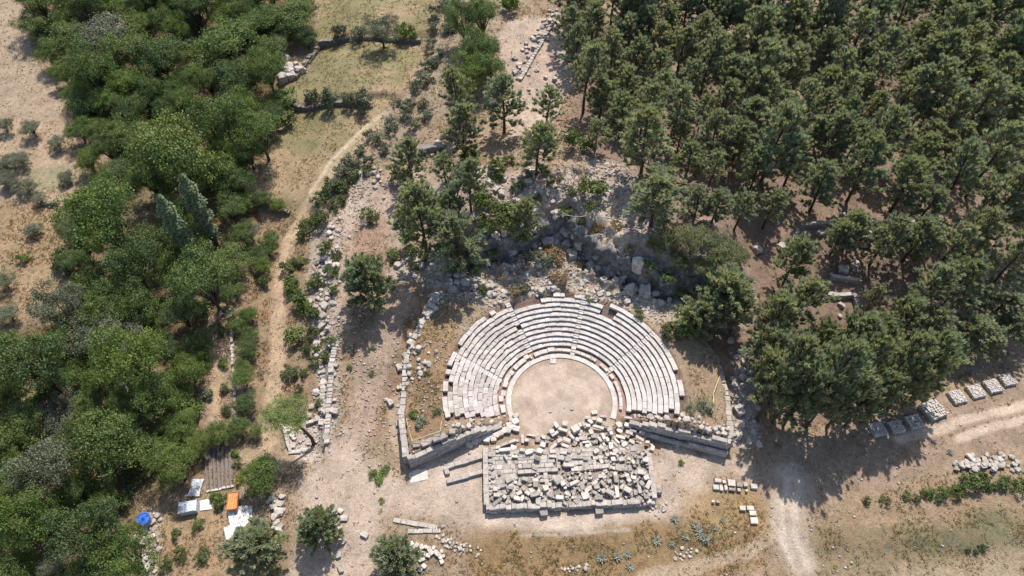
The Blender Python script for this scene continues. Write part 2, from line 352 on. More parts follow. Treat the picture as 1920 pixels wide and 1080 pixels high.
# woodland floors
PINE_WOOD = [(1035, -60), (1990, -60), (1990, 690), (1900, 700), (1780, 720), (1620, 790), (1450, 800), (1400, 700), (1330, 640), (1270, 560), (1180, 430), (1130, 330), (1060, 260), (1080, 180), (1040, 100)]
LEFT_WOOD_A = [(40, -30), (590, -30), (600, 70), (520, 90), (550, 190), (535, 260), (440, 330), (500, 360), (480, 460), (430, 520), (400, 590), (390, 700), (385, 800), (380, 900), (290, 930), (260, 1090), (-60, 1090), (-60, 620), (110, 600), (130, 520), (90, 420), (210, 360), (200, 260), (140, 200), (120, 130), (70, 100)]
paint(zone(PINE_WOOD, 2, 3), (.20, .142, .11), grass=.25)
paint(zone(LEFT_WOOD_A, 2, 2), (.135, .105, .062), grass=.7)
paint(sst(.05, .4, NB), (.33, .25, .17), amt=.5)
# stubble field, top left, and the olive grove under it
paint(zone([(-80, -60), (40, -30), (60, 90), (120, 190), (140, 330), (120, 385), (-80, 360)], .8, 1), (.30, .232, .165), grass=.15, smooth=.1)
paint(zone([(-20, 215), (130, 230), (140, 380), (-20, 380)], 1, 2), (.36, .26, .175), grass=.2, amt=.7)
paint(zone([(55, 320), (130, 310), (140, 345), (60, 365)], .6, 1), (.22, .22, .13), grass=.5, amt=.7)
paint(zone([(-40, 390), (100, 390), (130, 520), (110, 590), (-40, 620)], 1, 2), (.29, .205, .125), grass=.6)
# grassy terraces
for P in ([(585, -40), (830, -40), (800, 90), (750, 70), (600, 72)], [(600, 92), (790, 92), (785, 130), (700, 235), (690, 190), (545, 188), (560, 150)], [(540, 200), (700, 205), (720, 222), (640, 300), (575, 400), (540, 400), (500, 365), (440, 350), (490, 290), (520, 270)]):
    k = zone(P, .8, 1.2); paint(k, (.305, .228, .138), grass=.35, smooth=.15); paint(k * sst(-.2, .2, NB + .6 * NW1), (.195, .178, .088), amt=.9)
paint(line([(800, 120), (775, 185), (700, 240), (630, 305), (585, 375), (570, 400)], .9, .8), (.38, .30, .19), grass=.1, amt=.8)
paint(line([(770, 178), (692, 232), (622, 300), (578, 372)], .25, .25, .2), (.46, .385, .27), grass=0, amt=.8)
paint(line([(783, 186), (707, 242), (636, 310), (590, 380)], .2, .25, .2), (.46, .385, .27), grass=0, amt=.8)
# slope of grey scrub between terraces and pines
paint(zone([(830, -40), (1000, -40), (920, 60), (840, 200), (760, 260), (640, 400), (590, 400), (640, 320), (800, 130)], 1.5, 2), (.275, .225, .165), grass=.5)
paint(zone([(980, 30), (1050, 30), (1075, 150), (1040, 230), (960, 260), (940, 170), (930, 60)], .8, 1.2), (.40, .31, .245), grass=.1, smooth=.3)
# rocky ground above the seats
paint(zone([(680, 330), (800, 310), (1000, 330), (1150, 380), (1200, 460), (1100, 430), (900, 400), (740, 480), (690, 420)], 1.5, 2.5), (.34, .26, .21), grass=.25)
paint(zone([(720, 500), (900, 400), (1000, 350), (1120, 380), (1180, 440), (1290, 545), (1240, 600), (1130, 560), (1050, 552), (930, 585), (860, 555), (745, 520)], 1, 2) * np.clip(.75 + NF, 0, 1), rock=.9, grass=.15)
paint(zone([(1060, 400), (1140, 390), (1180, 440), (1210, 480), (1130, 470), (1070, 440)], .8, 1.2), (.46, .385, .29), rock=.35, grass=.1, smooth=.2)
paint(zone([(640, 370), (680, 330), (700, 400), (640, 450), (600, 440)], 1, 1.5), (.38, .31, .26), rock=.4)
# red-brown dry grass on the theatre's left shoulder and fill
paint(zone([(740, 520), (860, 560), (830, 640), (830, 790), (770, 830), (740, 800), (690, 800), (650, 640), (680, 470)], 1, 2), (.25, .165, .112), grass=.45)
paint(zone([(760, 600), (840, 570), (860, 640), (830, 790), (770, 830)], .6, .8), (.26, .175, .105), grass=.75)
paint(zone([(640, 400), (720, 420), (720, 560), (640, 620)], 1, 1.5), (.275, .185, .135), grass=.25)
paint(line([(745, 560), (715, 640), (690, 720), (665, 800), (640, 880)], 1.6, 1.5, 1.2), (.345, .262, .20), grass=.1, smooth=.2, amt=.8)
paint(line([(650, 400), (645, 480), (640, 620)], .8, 1), (.38, .30, .24), grass=.1, amt=.7)
# forecourt of pale trodden earth
paint(zone([(640, 800), (700, 860), (755, 900), (775, 870), (905, 820), (915, 960), (1230, 950), (1225, 830), (1290, 850), (1430, 870), (1440, 905), (1330, 895), (1320, 960), (1260, 990), (900, 1000), (720, 965), (700, 1090), (530, 1090), (560, 980), (560, 900), (620, 860)], 1.2, 1.6), (.395, .315, .25), grass=.08, smooth=.35)
paint(zone([(905, 965), (1240, 955), (1245, 985), (1000, 995), (905, 985)], .6, .6), (.45, .37, .30), grass=0, smooth=.6)
paint(zone([(775, 880), (905, 820), (910, 900), (860, 930), (780, 900)], .8, .8), (.45, .37, .305), grass=0, smooth=.6)
paint(zone([(725, 750), (750, 740), (768, 870), (758, 885), (735, 830)], .3, .3), (.39, .30, .22), grass=.1, smooth=.4)
# meadow in front, right
paint(zone([(880, 1000), (1250, 985), (1330, 960), (1440, 930), (1450, 1000), (1400, 1090), (880, 1090)], 1.2, 2), (.225, .150, .080), grass=.9)
paint(zone([(1500, 990), (1700, 960), (1990, 930), (1990, 1090), (1440, 1090)], 1.5, 2), (.205, .158, .10), grass=.7)
paint(zone([(1700, 1000), (1930, 960), (1930, 1030), (1750, 1050), (1660, 1040)], 1, 2), (.135, .130, .078), grass=.7, amt=.9)
paint(zone([(1540, 930), (1990, 880), (1990, 940), (1720, 975), (1540, 1000)], 1, 1.5), (.265, .195, .13), grass=.4)
paint(zone([(1690, 1060), (1990, 1015), (1990, 1100), (1650, 1100)], 1, 1), (.30, .235, .16), grass=.3, amt=.8)
paint(zone([(1290, 940), (1480, 890), (1460, 1000), (1340, 1010)], 1.5, 2), (.30, .21, .11), grass=.8, amt=.8)
# road
paint(line([(1990, 745), (1900, 775), (1790, 810), (1690, 840), (1560, 870), (1480, 900)], 3.4, 1.5, 1.2), (.275, .205, .15), grass=.2, smooth=.2)
paint(line([(1990, 735), (1900, 762), (1790, 795), (1690, 828)], .35, .5, .5), (.45, .36, .28), grass=0, smooth=.5)
paint(line([(1990, 762), (1900, 790), (1800, 822)], .35, .5, .5), (.45, .36, .28), grass=0, smooth=.5)
paint(line([(1490, 890), (1478, 950), (1480, 1010), (1500, 1060)], .9, 1.8, 1.6), (.40, .325, .255), grass=.05, smooth=.45)
paint(line([(1476, 900), (1466, 950), (1468, 1010), (1486, 1060)], .2, .35, .3), (.47, .39, .31), grass=0)
paint(line([(1500, 900), (1490, 950), (1492, 1010), (1510, 1060)], .2, .35, .3), (.47, .39, .31), grass=0)
paint(line([(978, 1005), (1040, 1003), (1100, 998), (1180, 994)], .06, .2, .2), (.40, .34, .27), grass=0, amt=.8)
paint(line([(1440, 1010), (1400, 1040), (1300, 1060), (1200, 1085)], .5, .6, .6), (.40, .32, .23), grass=.1, amt=.7)
# left slope: footpaths between shrubs
paint(zone([(500, 400), (640, 420), (640, 830), (500, 830), (420, 600)], 2, 2), (.25, .175, .115), grass=.8)
paint(line([(575, 400), (545, 440), (530, 500), (524, 580), (522, 660), (512, 760), (505, 830)], .75, .9), (.43, .315, .21), grass=.1, amt=.9)
paint(line([(425, 590), (410, 640), (405, 700), (402, 780)], .55, .6, .4), (.40, .285, .185), grass=.1, amt=.9)
paint(zone([(260, 940), (420, 960), (420, 1040), (520, 1000), (520, 1090), (260, 1090)], 1, 1.5), (.32, .225, .14), grass=.5)
paint(zone([(560, 790), (625, 780), (628, 850), (580, 870), (535, 850), (530, 800)], .4, .5), (.40, .335, .29), rock=.45, grass=.2)
RUBZ = zone([(588, 420), (640, 420), (640, 560), (632, 840), (600, 840), (590, 640), (575, 520)], .6, .8); paint(RUBZ, (.33, .27, .22), rock=.3, grass=.3, amt=.9)
paint(zone([(1372, 680), (1415, 690), (1420, 840), (1375, 840)], .6, .8), (.38, .325, .285), rock=.7, grass=.2)
paint(zone([(265, 950), (300, 950), (290, 1080), (265, 1080)], .6, .8), (.38, .33, .285), rock=.4, amt=.8)
# orchestra floor
rr = np.hypot(X, Y); paint((rr < 7.5) * 1.0, (.455, .365, .295), grass=0, smooth=.8, rock=0)
paint((rr < 7.4) * sst(.0, .4, NF + NB), (.33, .255, .195), amt=.6); paint((rr < 7.4) * sst(5.9, 6.8, rr + .5 * NW1) * (X < 2), (.30, .22, .15), grass=.4, amt=.6); paint((rr < 7.4) * (1 - sst(.8, 2.6, np.hypot(X + .5, (Y + .6) * 1.3) + NW2)), (.35, .29, .24), amt=.55)
paint(((rr > 7.4) & (rr < CAVR) & (np.abs(np.degrees(np.arctan2(X, Y))) < 107)) * 1.0, (.19, .135, .11), grass=0, smooth=.5, rock=0)
paint(((rr >= 7.4) & (rr < CAV0 + .1) & (np.abs(np.degrees(np.arctan2(X, Y))) < 107)) * 1.0, (.33, .215, .175), grass=0, smooth=.6, rock=0)
F = (lambda nx, ny: (lambda a: np.stack([a, a + 1, a + nx + 1, a + nx], -1).reshape(-1, 4))((np.arange(ny - 1)[:, None] * nx + np.arange(nx - 1)[None, :])))(len(xs), len(ys))
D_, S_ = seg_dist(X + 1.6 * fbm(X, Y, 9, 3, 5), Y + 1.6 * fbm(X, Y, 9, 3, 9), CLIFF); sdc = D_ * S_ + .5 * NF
cliff_shade = sst(-2.6, -.9, sdc) * (1 - sst(.5, 1.0, sdc)) * sst(-16, -11, X) * (1 - sst(22, 27, X)) * np.clip(.75 + NF, 0, 1)  # painted shade: darkens the rock on the cliff face and at its foot
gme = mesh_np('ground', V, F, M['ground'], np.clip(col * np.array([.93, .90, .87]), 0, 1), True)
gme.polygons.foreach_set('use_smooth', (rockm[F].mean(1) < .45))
za = gme.color_attributes.new('zone', 'FLOAT_COLOR', 'POINT'); zz = np.ones((len(V), 4), np.float32); zz[:, 0] = rockm; zz[:, 1] = grassm; zz[:, 2] = smoothm; zz[:, 3] = cliff_shade; za.data.foreach_set('color', zz.ravel())
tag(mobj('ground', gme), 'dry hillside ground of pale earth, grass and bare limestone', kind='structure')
def zone_at(arr, x, y):
    i = np.clip(np.searchsorted(xs, x), 0, len(xs) - 1); j = np.clip(np.searchsorted(ys, y), 0, len(ys) - 1); return arr.reshape(len(ys), len(xs))[j, i]

# ------------------------------------------------------------------ the theatre
WEDGES = [(-105, -70), (-70, -28), (-28, 14), (14, 56), (56, 103)]
STAIRS = [-70, -28, 14, 56]
th = tag(empty('ancient_theatre'), 'ancient horseshoe theatre with limestone seat rows around a sandy orchestra', 'theatre')
def arc_block(mb, r0, r1, a0, a1, ztop, depth, t=None, lip=.06, jr=0.0, jz=0.0, n=3):
    vs = []; fs = []; dr = random.uniform(-jr, jr); dzs = [random.uniform(-jz, jz) for _ in range(2)]; drs = [dr + random.uniform(-jr, jr) * .6 for _ in range(2)]
    for k in range(n + 1):
        u = k / n; a = R(a0 + (a1 - a0) * u); d = drs[0] * (1 - u) + drs[1] * u; q = dzs[0] * (1 - u) + dzs[1] * u
        e = .02 if k in (0, n) else 0
        for (r, z) in ((r0 + lip, ztop - depth), (r0 + lip, ztop - .13), (r0, ztop - .09), (r0, ztop - .03), (r0 + .035, ztop - e), (r1, ztop - e), (r1, ztop - depth)):
            vs.append((math.sin(a) * (r + d), math.cos(a) * (r + d), z + q))
    m = 7
    for k in range(n):
        for i in range(m): fs.append((k * m + i, k * m + (i + 1) % m, (k + 1) * m + (i + 1) % m, (k + 1) * m + i))
    fs += [tuple(range(m - 1, -1, -1)), tuple(range(n * m, n * m + m))]
    mb.add(vs, fs, t)
for wi, (w0, w1) in enumerate(WEDGES):
    old = (1.0, .9, .5, .3, .35)[wi]
    for i in range(NROW):
        r0 = CAV0 + i * ROWT; z = .50 + ROWH * i; mb = MB()
        half = math.degrees(.36 / r0); a = w0 + (half if wi > 0 else 0); end = w1 - (half if wi < 4 else 0)
        if wi == 4: end += random.uniform(-2.2, 1.6) - (i % 3 == 1) * 1.2
        if wi == 0: a += random.uniform(-1.8, 1.8)
        while a < end - .3:
            L = random.uniform(.9, 2.3) if old < .5 else random.uniform(.55, 1.5)
            b = min(end, a + math.degrees(L / r0))
            if end - b < math.degrees(.4 / r0): b = end
            drop = (i > 8 and random.random() < .05 * old) or (i == 10 and random.random() < (.22, .2, .1, .05, .12)[wi])
            if wi == 2 and ((i == 10 and a < -6) or (i == 9 and a < -14)): drop = True
            if wi == 3 and i in (8, 9) and 24 < a < 31: drop = True
            if wi == 1 and i == 10 and a > -34: drop = True
            if drop:
                if mb.v: mb.build('seat_row', M['seat_old'] if wi < 2 else M['seat'], th); mb = MB()
            else:
                g = math.degrees(.012 / r0)
                arc_block(mb, r0, r0 + ROWT - .006, a + g, b - g, z + (random.uniform(-.03, .05) * old), .5, None, .05 + .03 * (1 - old), .012 + .06 * old, .006 + .05 * old)
            a = b
        if mb.v: mb.build('seat_row', M['seat_old'] if wi < 2 else M['seat'], th)
for s in STAIRS:
    mb = MB()
    for i in range(NROW):
        r0 = CAV0 + i * ROWT; z = .50 + ROWH * i; h = math.degrees(.335 / r0)
        if s < 0 and random.random() < .22: continue
        arc_block(mb, r0 - .02, r0 + ROWT * .5 - .02, s - h, s + h, z - .10, .4, None, .0, .01, .02, 1)
        arc_block(mb, r0 + ROWT * .5 - .02, r0 + ROWT - .026, s - h, s + h, z - .02, .4, None, .0, .01, .02, 1)
    mb.build('stairway', M['seat'], th)
# kerb ring of the orchestra
mb = MB(); a = -112
while a < 112:
    b = min(112, a + random.uniform(5, 9)); arc_block(mb, 6.75, 7.42, a + .05, b - .05, .16, .4, random.random(), .0, .004, .004, 3); a = b
mb.build('orchestra_kerb', M['kerb'], th)
# low bench ring, several lengths of it missing or shifted
a = -104
gaps = [(-96, -92), (-80, -76), (-56, -53), (-30, -27), (11.8, 16.2), (40, 45), (56, 60), (66, 69)]
while a < 101:
    b = a + random.uniform(5, 11)
    for g0, g1 in gaps:
        if g0 <= a < g1: a = g1; b = a + 6
        if a < g0 < b: b = g0
    left = a < -5
    r = 7.62 + (random.uniform(-.12, .15) if left else 0)
    mb = MB(); arc_block(mb, r, r + (.62 if left else .42), a + .2, min(b, 101) - .2, .52 + random.uniform(-.03, .03), .5, None, .05, .03 if left else .005, .03 if left else .005, 3); a = b
    mb.build('front_bench', M['kerb'], th)
for s in (14, 56):
    mb = MB()
    for q in range(3): arc_block(mb, 7.45 + q * .4, 7.83 + q * .4, s - 2.2, s + 2.2, .22 + q * .11, .3, None, .01, .005, .005, 1)
    mb.build('lower_steps', M['kerb'], th)

def coursed(mb, pts, thick, z0s, h, ch=.42, bl=(.6, 1.4), jit=.03, top=.25, t=None):
    """coursed masonry along a polyline; z0 and height are functions of arc length 0..1"""
    segs = []; tot = 0
    for p, q in zip(pts[:-1], pts[1:]):
        L = math.dist(p, q); segs.append((p, q, tot, L)); tot += L
    for (p, q, s0, L) in segs:
        rz = math.atan2(q[1] - p[1], q[0] - p[0]); dx, dy = math.cos(rz), math.sin(rz)
        z = -.4; k = 0
        hm = max(h(s0 / tot), h((s0 + L) / tot))
        while z < hm:
            u = -(k % 2) * .3
            while u < L:
                l = random.uniform(*bl); u1 = min(u + l, L); uu = max(u, 0)
                if u1 - uu > .08:
                    f = (s0 + (uu + u1) / 2) / tot; lim = h(f) + random.uniform(-top, top) * .5
                    if z + ch * .6 < lim:
                        d = random.uniform(-jit, jit); c = (p[0] + dx * (uu + u1) / 2 - dy * d, p[1] + dy * (uu + u1) / 2 + dx * d, z0s(f) + z)
                        mb.box(c, (u1 - uu - .02, thick, ch - .012), rz, jit * .5, .025, t)
                u = u1
            z += ch; k += 1
mb = MB(); coursed(mb, [(-19.45, -9.3), (-11.9, -5.55)], .6, lambda f: 0, lambda f: min(2.55, .45 + .415 * (21.6 - 8.6 * f - 8.3)), .45, (.6, 1.5), .06, .6)
coursed(mb, [(-11.9, -5.55), (-8.0, -3.85)], .7, lambda f: 0, lambda f: .55 + .415 * (13.0 - 4.1 * f - 8.3), .42, (.5, 1.1), .06)
mb.build('retaining_wall', M['wall'], th)
mb = MB(); coursed(mb, [(-19.75, -8.9), (-20.9, -3), (-21.0, 5.4)], .8, lambda f: max(0, hgt(-22.3, -9 + f * 14)), lambda f: 2.4 - 1.6 * f, .45, (.6, 1.3), .05)
coursed(mb, [(-21.0, 5.4), (-17.4, 15.6)], 1.15, lambda f: hgt(-21.9 + 3.6 * f, 5.4 + f * 10.4), lambda f: .62 - .25 * f, .5, (.6, 1.4), .2, .6)
mb.build('retaining_wall', M['wall'], th)
mb = MB(); coursed(mb, [(8.5, -3.75), (20.55, -7.15)], .6, lambda f: 0, lambda f: min(2.7, .6 + .415 * (9.3 + 12.4 * f - 8.3)), .45, (.5, 1.6), .07, .7)
coursed(mb, [(8.5, -4.5), (20.45, -7.9)], .35, lambda f: -.1, lambda f: .7 + .5 * f, .42, (.8, 2.0), .015)
mb.build('retaining_wall', M['wall'], th)
mb = MB(); coursed(mb, [(20.75, -6.8), (21.6, 0), (21.2, 6)], .8, lambda f: max(0, hgt(22.9, -6 + f * 12)), lambda f: 2.5 - 1.9 * f, .45, (.6, 1.3), .06)
mb.build('retaining_wall', M['wall'], th)

# ------------------------------------------------------------------ stone shapes
def block_mesh(name, seed, wear, mat):
    random.seed(seed); bm = bmesh.new(); bmesh.ops.create_cube(bm, size=1.0)
    bmesh.ops.subdivide_edges(bm, edges=bm.edges[:], cuts=1, use_grid_fill=True)
    for v in bm.verts: v.co += Vector([random.uniform(-wear, wear) for _ in range(3)])
    for v in bm.verts:
        r = v.co.length
        if r > .78: v.co *= 1 - random.uniform(.0, wear * 1.7)
    bmesh.ops.bevel(bm, geom=[e for e in bm.edges if e.calc_face_angle(0) > .8], offset=.035 + wear * .25, segments=1, affect='EDGES')
    for v in bm.verts: v.co.z += .5
    bmesh.ops.triangulate(bm, faces=bm.faces[:])
    me = bpy.data.meshes.new(name); bm.to_mesh(me); bm.free(); me.materials.append(mat); return me
def boulder_mesh(name, seed, mat):
    bm = bmesh.new(); bmesh.ops.create_icosphere(bm, subdivisions=3, radius=.5); o = Vector((seed * 7.3, seed * 3.1, seed))
    for v in bm.verts:
        d = v.co.normalized(); q = mnoise.noise(d * 1.3 + o) * .45 + mnoise.noise(d * 3.1 + o) * .16 + mnoise.noise(d * 7 + o) * .06
        v.co = d * .5 * (1 + q)
        for ax in ((1, .3, .2), (-.5, .9, .1), (.1, -.4, 1), (-.8, -.6, .5)):
            a = (Vector(ax) + Vector((mnoise.noise(o + Vector((ax[0], 0, 0))), mnoise.noise(o * 2), mnoise.noise(o * 3)))).normalized(); e = v.co.dot(a) - .40
            if e > 0: v.co -= a * e * .85
        v.co.z = (v.co.z + .32) if v.co.z > -.32 else 0
    me = bpy.data.meshes.new(name); bm.to_mesh(me); bm.free(); me.materials.append(mat); return me
BLK = {('pale', 'cut'): [block_mesh('cut_block', s, .03, M['block']) for s in range(8)], ('pale', 'worn'): [block_mesh('worn_block', 20 + s, .08, M['block']) for s in range(8)],
       ('grey', 'cut'): [block_mesh('grey_cut_block', 40 + s, .04, M['block_grey']) for s in range(6)], ('grey', 'worn'): [block_mesh('grey_worn_block', 60 + s, .09, M['block_grey']) for s in range(8)]}
BOU = [boulder_mesh('boulder', s + 1, M['boulder']) for s in range(8)] + [block_mesh('angular_boulder', 90 + s, .15, M['boulder']) for s in range(8)]
random.seed(5)
def block(x, y, z, l, w_, h, rz, tone='pale', kind='cut', tilt=.0, label=None, group=None):
    o = mobj('stone_block', random.choice(BLK[(tone, kind)])); o.location = (x, y, z); o.scale = (l, w_, h)
    o.rotation_euler = (random.uniform(-tilt, tilt), random.uniform(-tilt, tilt), rz)
    shape = 'long' if l / w_ > 1.75 else ('squarish' if l / w_ < 1.3 else 'oblong'); big = 'large ' if l * w_ > 1.0 else ('small ' if l * w_ < .3 else '')
    tag(o, f"{big}{tone} {shape} block {label}", 'stone block', group); return o
BOULDERS = []
def boulder(x, y, d, h=.7, label='', group=None, zs=-.05):
    BOULDERS.append((x, y, hgt(x, y) + zs * d, d * random.uniform(.85, 1.25), d * random.uniform(.8, 1.1), d * h * random.uniform(.8, 1.2), random.uniform(0, 6.28), random.choice(BOU), f"{'large ' if d > 1.15 else ('small ' if d < .55 else '')}{'flat ' if h < .55 else ''}pale boulder {label}", group))
def make_boulders(n=298):
    px = lambda b: -b[3] * b[4] / ((b[1] - CAM[1]) ** 2 + CAM[2] ** 2)
    bs = sorted(BOULDERS, key=px)
    for b in bs[:n]:
        o = mobj('boulder', b[7]); o.location = b[:3]; o.scale = b[3:6]; o.rotation_euler = (0, 0, b[6]); tag(o, b[8], 'boulder', b[9])
    Vs, Fs, Ts, k = [], [], [], 0
    for b in bs[n:]:
        me = b[7]; v = np.empty(len(me.vertices) * 3, np.float32); me.vertices.foreach_get('co', v); v = v.reshape(-1, 3) * np.array(b[3:6]); c, s_ = math.cos(b[6]), math.sin(b[6])
        Vs.append(np.stack([v[:, 0] * c - v[:, 1] * s_ + b[0], v[:, 0] * s_ + v[:, 1] * c + b[1], v[:, 2] + b[2]], 1)); f = np.array([p.vertices[:] for p in me.polygons]); Fs.append(f + k); k += len(v); Ts.append(np.full((len(v), 3), random.random()))
    if Vs: tag(mobj('loose_stones', mesh_np('loose_stones', np.concatenate(Vs), np.concatenate(Fs), M['rubble'], np.concatenate(Ts))), 'smaller loose limestone pieces between the boulders', 'stones', kind='stuff')

# ------------------------------------------------------------------ the fractured cliff face
M['cliff'] = None
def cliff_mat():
    m, n, b = newmat('shade_toned_cliff'); p = gmap(n)
    c = ramp(n, noise(n, p, 1.1, 8, .75), [(.3, (.045, .043, .044)), (.45, (.11, .105, .10)), (.58, (.20, .19, .18)), (.72, (.34, .315, .29))])  # limestone greys kept dark so the face's shade sits in the colour
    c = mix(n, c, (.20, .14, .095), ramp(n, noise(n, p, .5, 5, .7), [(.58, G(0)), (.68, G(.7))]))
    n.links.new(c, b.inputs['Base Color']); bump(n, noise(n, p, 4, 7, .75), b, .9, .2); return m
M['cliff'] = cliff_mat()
cp = []
for (a, b) in zip(CLIFF[1:-2], CLIFF[2:-1]):
    L = math.dist(a, b); k = max(2, int(L / .22))
    for i in range(k): cp.append((a[0] + (b[0] - a[0]) * i / k, a[1] + (b[1] - a[1]) * i / k))
cp = np.array(cp); tg = np.gradient(cp, axis=0)
for _ in range(12): tg[1:-1] = (tg[:-2] + tg[1:-1] * 2 + tg[2:]) / 4
tg /= np.linalg.norm(tg, axis=1, keepdims=True); dn = np.stack([tg[:, 1], -tg[:, 0]], 1)
off = np.linspace(-3.5, 3.5, 141); best = np.zeros(len(cp))
for i in range(len(cp)):
    px_ = cp[i, 0] + dn[i, 0] * off; py_ = cp[i, 1] + dn[i, 1] * off; wx_ = px_ + 1.6 * fbm(px_, py_, 9, 3, 5); wy_ = py_ + 1.6 * fbm(px_, py_, 9, 3, 9)
    D_, S_ = seg_dist(wx_, wy_, CLIFF); best[i] = off[int(np.argmin(np.abs(D_ * S_)))]
for _ in range(4): best[1:-1] = (best[:-2] + best[1:-1] * 2 + best[2:]) / 4
cl = cp + dn * best[:, None]; rows = [0, .06, .12, .18, .25, .32, .39, .46, .53, .6, .67, .74, .81, .88, .94, 1.0, 1.08, 1.2]; vs = []
for v in rows:
    for i in range(len(cl)):
        fade = min(1, i / 12, (len(cl) - 1 - i) / 12); bx, by = cl[i] + dn[i] * .75; tx, ty = cl[i] - dn[i] * .55; zb = hgt(bx, by) - .35; zt = hgt(tx, ty) + .12
        if v <= 1: q = np.array([bx + (tx - bx) * v, by + (ty - by) * v, zb + (zt - zb) * v])
        else: e_ = cl[i] - dn[i] * (.55 + (v - 1) * 3); q = np.array([e_[0], e_[1], hgt(e_[0], e_[1]) + (.06 if v < 1.1 else -.25)])
        o3 = Vector(q * .55); d_ = .75 * mnoise.noise(o3) + .42 * mnoise.noise(o3 * 2.3 + Vector((9, 0, 0))) + .22 * mnoise.noise(o3 * 5.1)
        d_ += .35 * math.floor(2.5 * mnoise.noise(o3 * 1.1 + Vector((0, 7, 0)))) / 2.5 + (.65 * float(sst(.45, .95, v)) if v <= 1 else .65 * max(0, 1.15 - v) * 3)
        k = fade * (1 if v <= 1 else max(0, (1.2 - v) / .2)); vs.append((q[0] + dn[i, 0] * d_ * k, q[1] + dn[i, 1] * d_ * k, q[2] + .25 * mnoise.noise(o3 * 3.3) * k))
nc = len(cl)
tag(mobj('cliff_terrain', mesh_np('cliff_terrain', vs, [(j * nc + i, j * nc + i + 1, (j + 1) * nc + i + 1, (j + 1) * nc + i) for j in range(len(rows) - 1) for i in range(nc - 1)], M['cliff'])), 'fractured limestone cliff face behind the seats, painted dark for shade', kind='structure')

# ------------------------------------------------------------------ stage building ruin
SB = (-9.75, -14.85, 0.0); SA = R(2.4)
st = tag(empty('stage_building', SB, SA), 'ruined stage building, a low stone platform heaped with fallen blocks', 'ruin')
def sbw(x, y): return (SB[0] + x * math.cos(SA) - y * math.sin(SA), SB[1] + x * math.sin(SA) + y * math.cos(SA))
mb = MB()
nx, ny = 42, 17; g = [[(.35 + 19.8 * i / (nx - 1), .35 + 7.2 * j / (ny - 1)) for i in range(nx)] for j in range(ny)]
vs = [(x, y, .62 + .22 * float(fbm(x, y, 2.2, 3, 201))) for row in g for (x, y) in row]; fs = [(j * nx + i, j * nx + i + 1, (j + 1) * nx + i + 1, (j + 1) * nx + i) for j in range(ny - 1) for i in range(nx - 1)]
mb.add(vs, fs, .3)
M['fillcore'] = plain('earth_and_rubble_fill', (.25, .205, .165), .95, .55, 3.5)
mb.build('rubble_core', M['fillcore'], st, True)
def stwall(p, q, th_, h, ch, bl, jit=.03):
    mb = MB(); coursed(mb, [p, q], th_, lambda f: 0, h, ch, bl, jit, .2); return mb.build('wall', M['rubble'], st)
stwall((0, 0), (20.4, 0), .62, lambda f: 1.15 - .3 * (abs(f - .47) < .015) - .25 * (f > .93), .52, (.4, 1.1), .10)
stwall((0.05, .35), (0.05, 7.7), .62, lambda f: 1.0, .5, (.7, 1.5), .03)
stwall((20.35, .35), (20.6, 6.2), .6, lambda f: .95, .48, (.6, 1.2), .06)
stwall((7.6, .4), (7.4, 4.2), .5, lambda f: .95, .48, (.5, 1.0), .05)
stwall((4.0, 4.3), (9.0, 4.5), .5, lambda f: 1.05, .5, (.5, 1.1), .03)
stwall((10.6, 4.4), (15.5, 4.7), .55, lambda f: 1.05, .5, (.6, 1.3), .03)
stwall((9.1, 4.6), (9.1, 7.2), .45, lambda f: .95, .48, (.5, 1.0), .05)
for (x0, x1, y0, y1, z) in ((.45, 3.8, 1.8, 7.3, .62), (4.1, 8.8, 4.8, 7.1, .82), (10.4, 14.0, 5.0, 7.2, .8)):
    y = y0; mb = MB()
    while y < y1 - .2:
        h = random.uniform(.45, .7); x = x0 + random.uniform(-.2, 0)
        while x < x1 - .2:
            l = random.uniform(.5, 1.2); mb.box((x + l / 2, y + h / 2, z - .25 + random.uniform(-.03, .05)), (min(l, x1 - x) - .03, h - .03, .38), random.uniform(-.04, .04), .02); x += l
        y += h
    mb.build('paving', M['rubble'], st)
# hand-placed fallen blocks: (crop x, crop y, length, width, image angle) in two 5.14x crops
Z7 = [(460, 315, 100, 30, 90), (545, 285, 100, 22, 8), (500, 330, 45, 40, 0), (290, 425, 115, 38, -3), (300, 495, 75, 24, 60), (375, 405, 70, 60, 20), (390, 490, 65, 30, 10), (850, 230, 105, 38, 20), (790, 180, 80, 42, 65), (868, 168, 70, 60, 10), (775, 268, 90, 38, -35), (930, 288, 110, 30, 55), (890, 322, 80, 40, 25), (760, 390, 90, 35, -40), (822, 335, 60, 40, -30), (880, 385, 90, 38, 25), (620, 437, 70, 58, 15), (600, 505, 65, 48, 20), (755, 487, 80, 28, 2), (835, 500, 70, 50, 10), (905, 572, 120, 46, 0), (215, 925, 115, 36, -38), (590, 755, 65, 55, 90), (580, 850, 100, 50, -15), (680, 790, 58, 55, -20), (850, 745, 55, 48, -30), (950, 750, 80, 30, -30), (240, 640, 60, 32, 90), (195, 802, 45, 42, 0), (730, 865, 50, 40, 30), (820, 885, 80, 45, 5), (410, 895, 72, 40, 15), (280, 770, 70, 30, -10), (670, 300, 40, 40, 10), (745, 245, 55, 50, -20), (530, 445, 80, 55, -15), (660, 375, 60, 60, 15), (460, 430, 60, 40, 10), (215, 860, 70, 40, 5), (340, 790, 60, 35, 10), (360, 870, 45, 40, 45)]
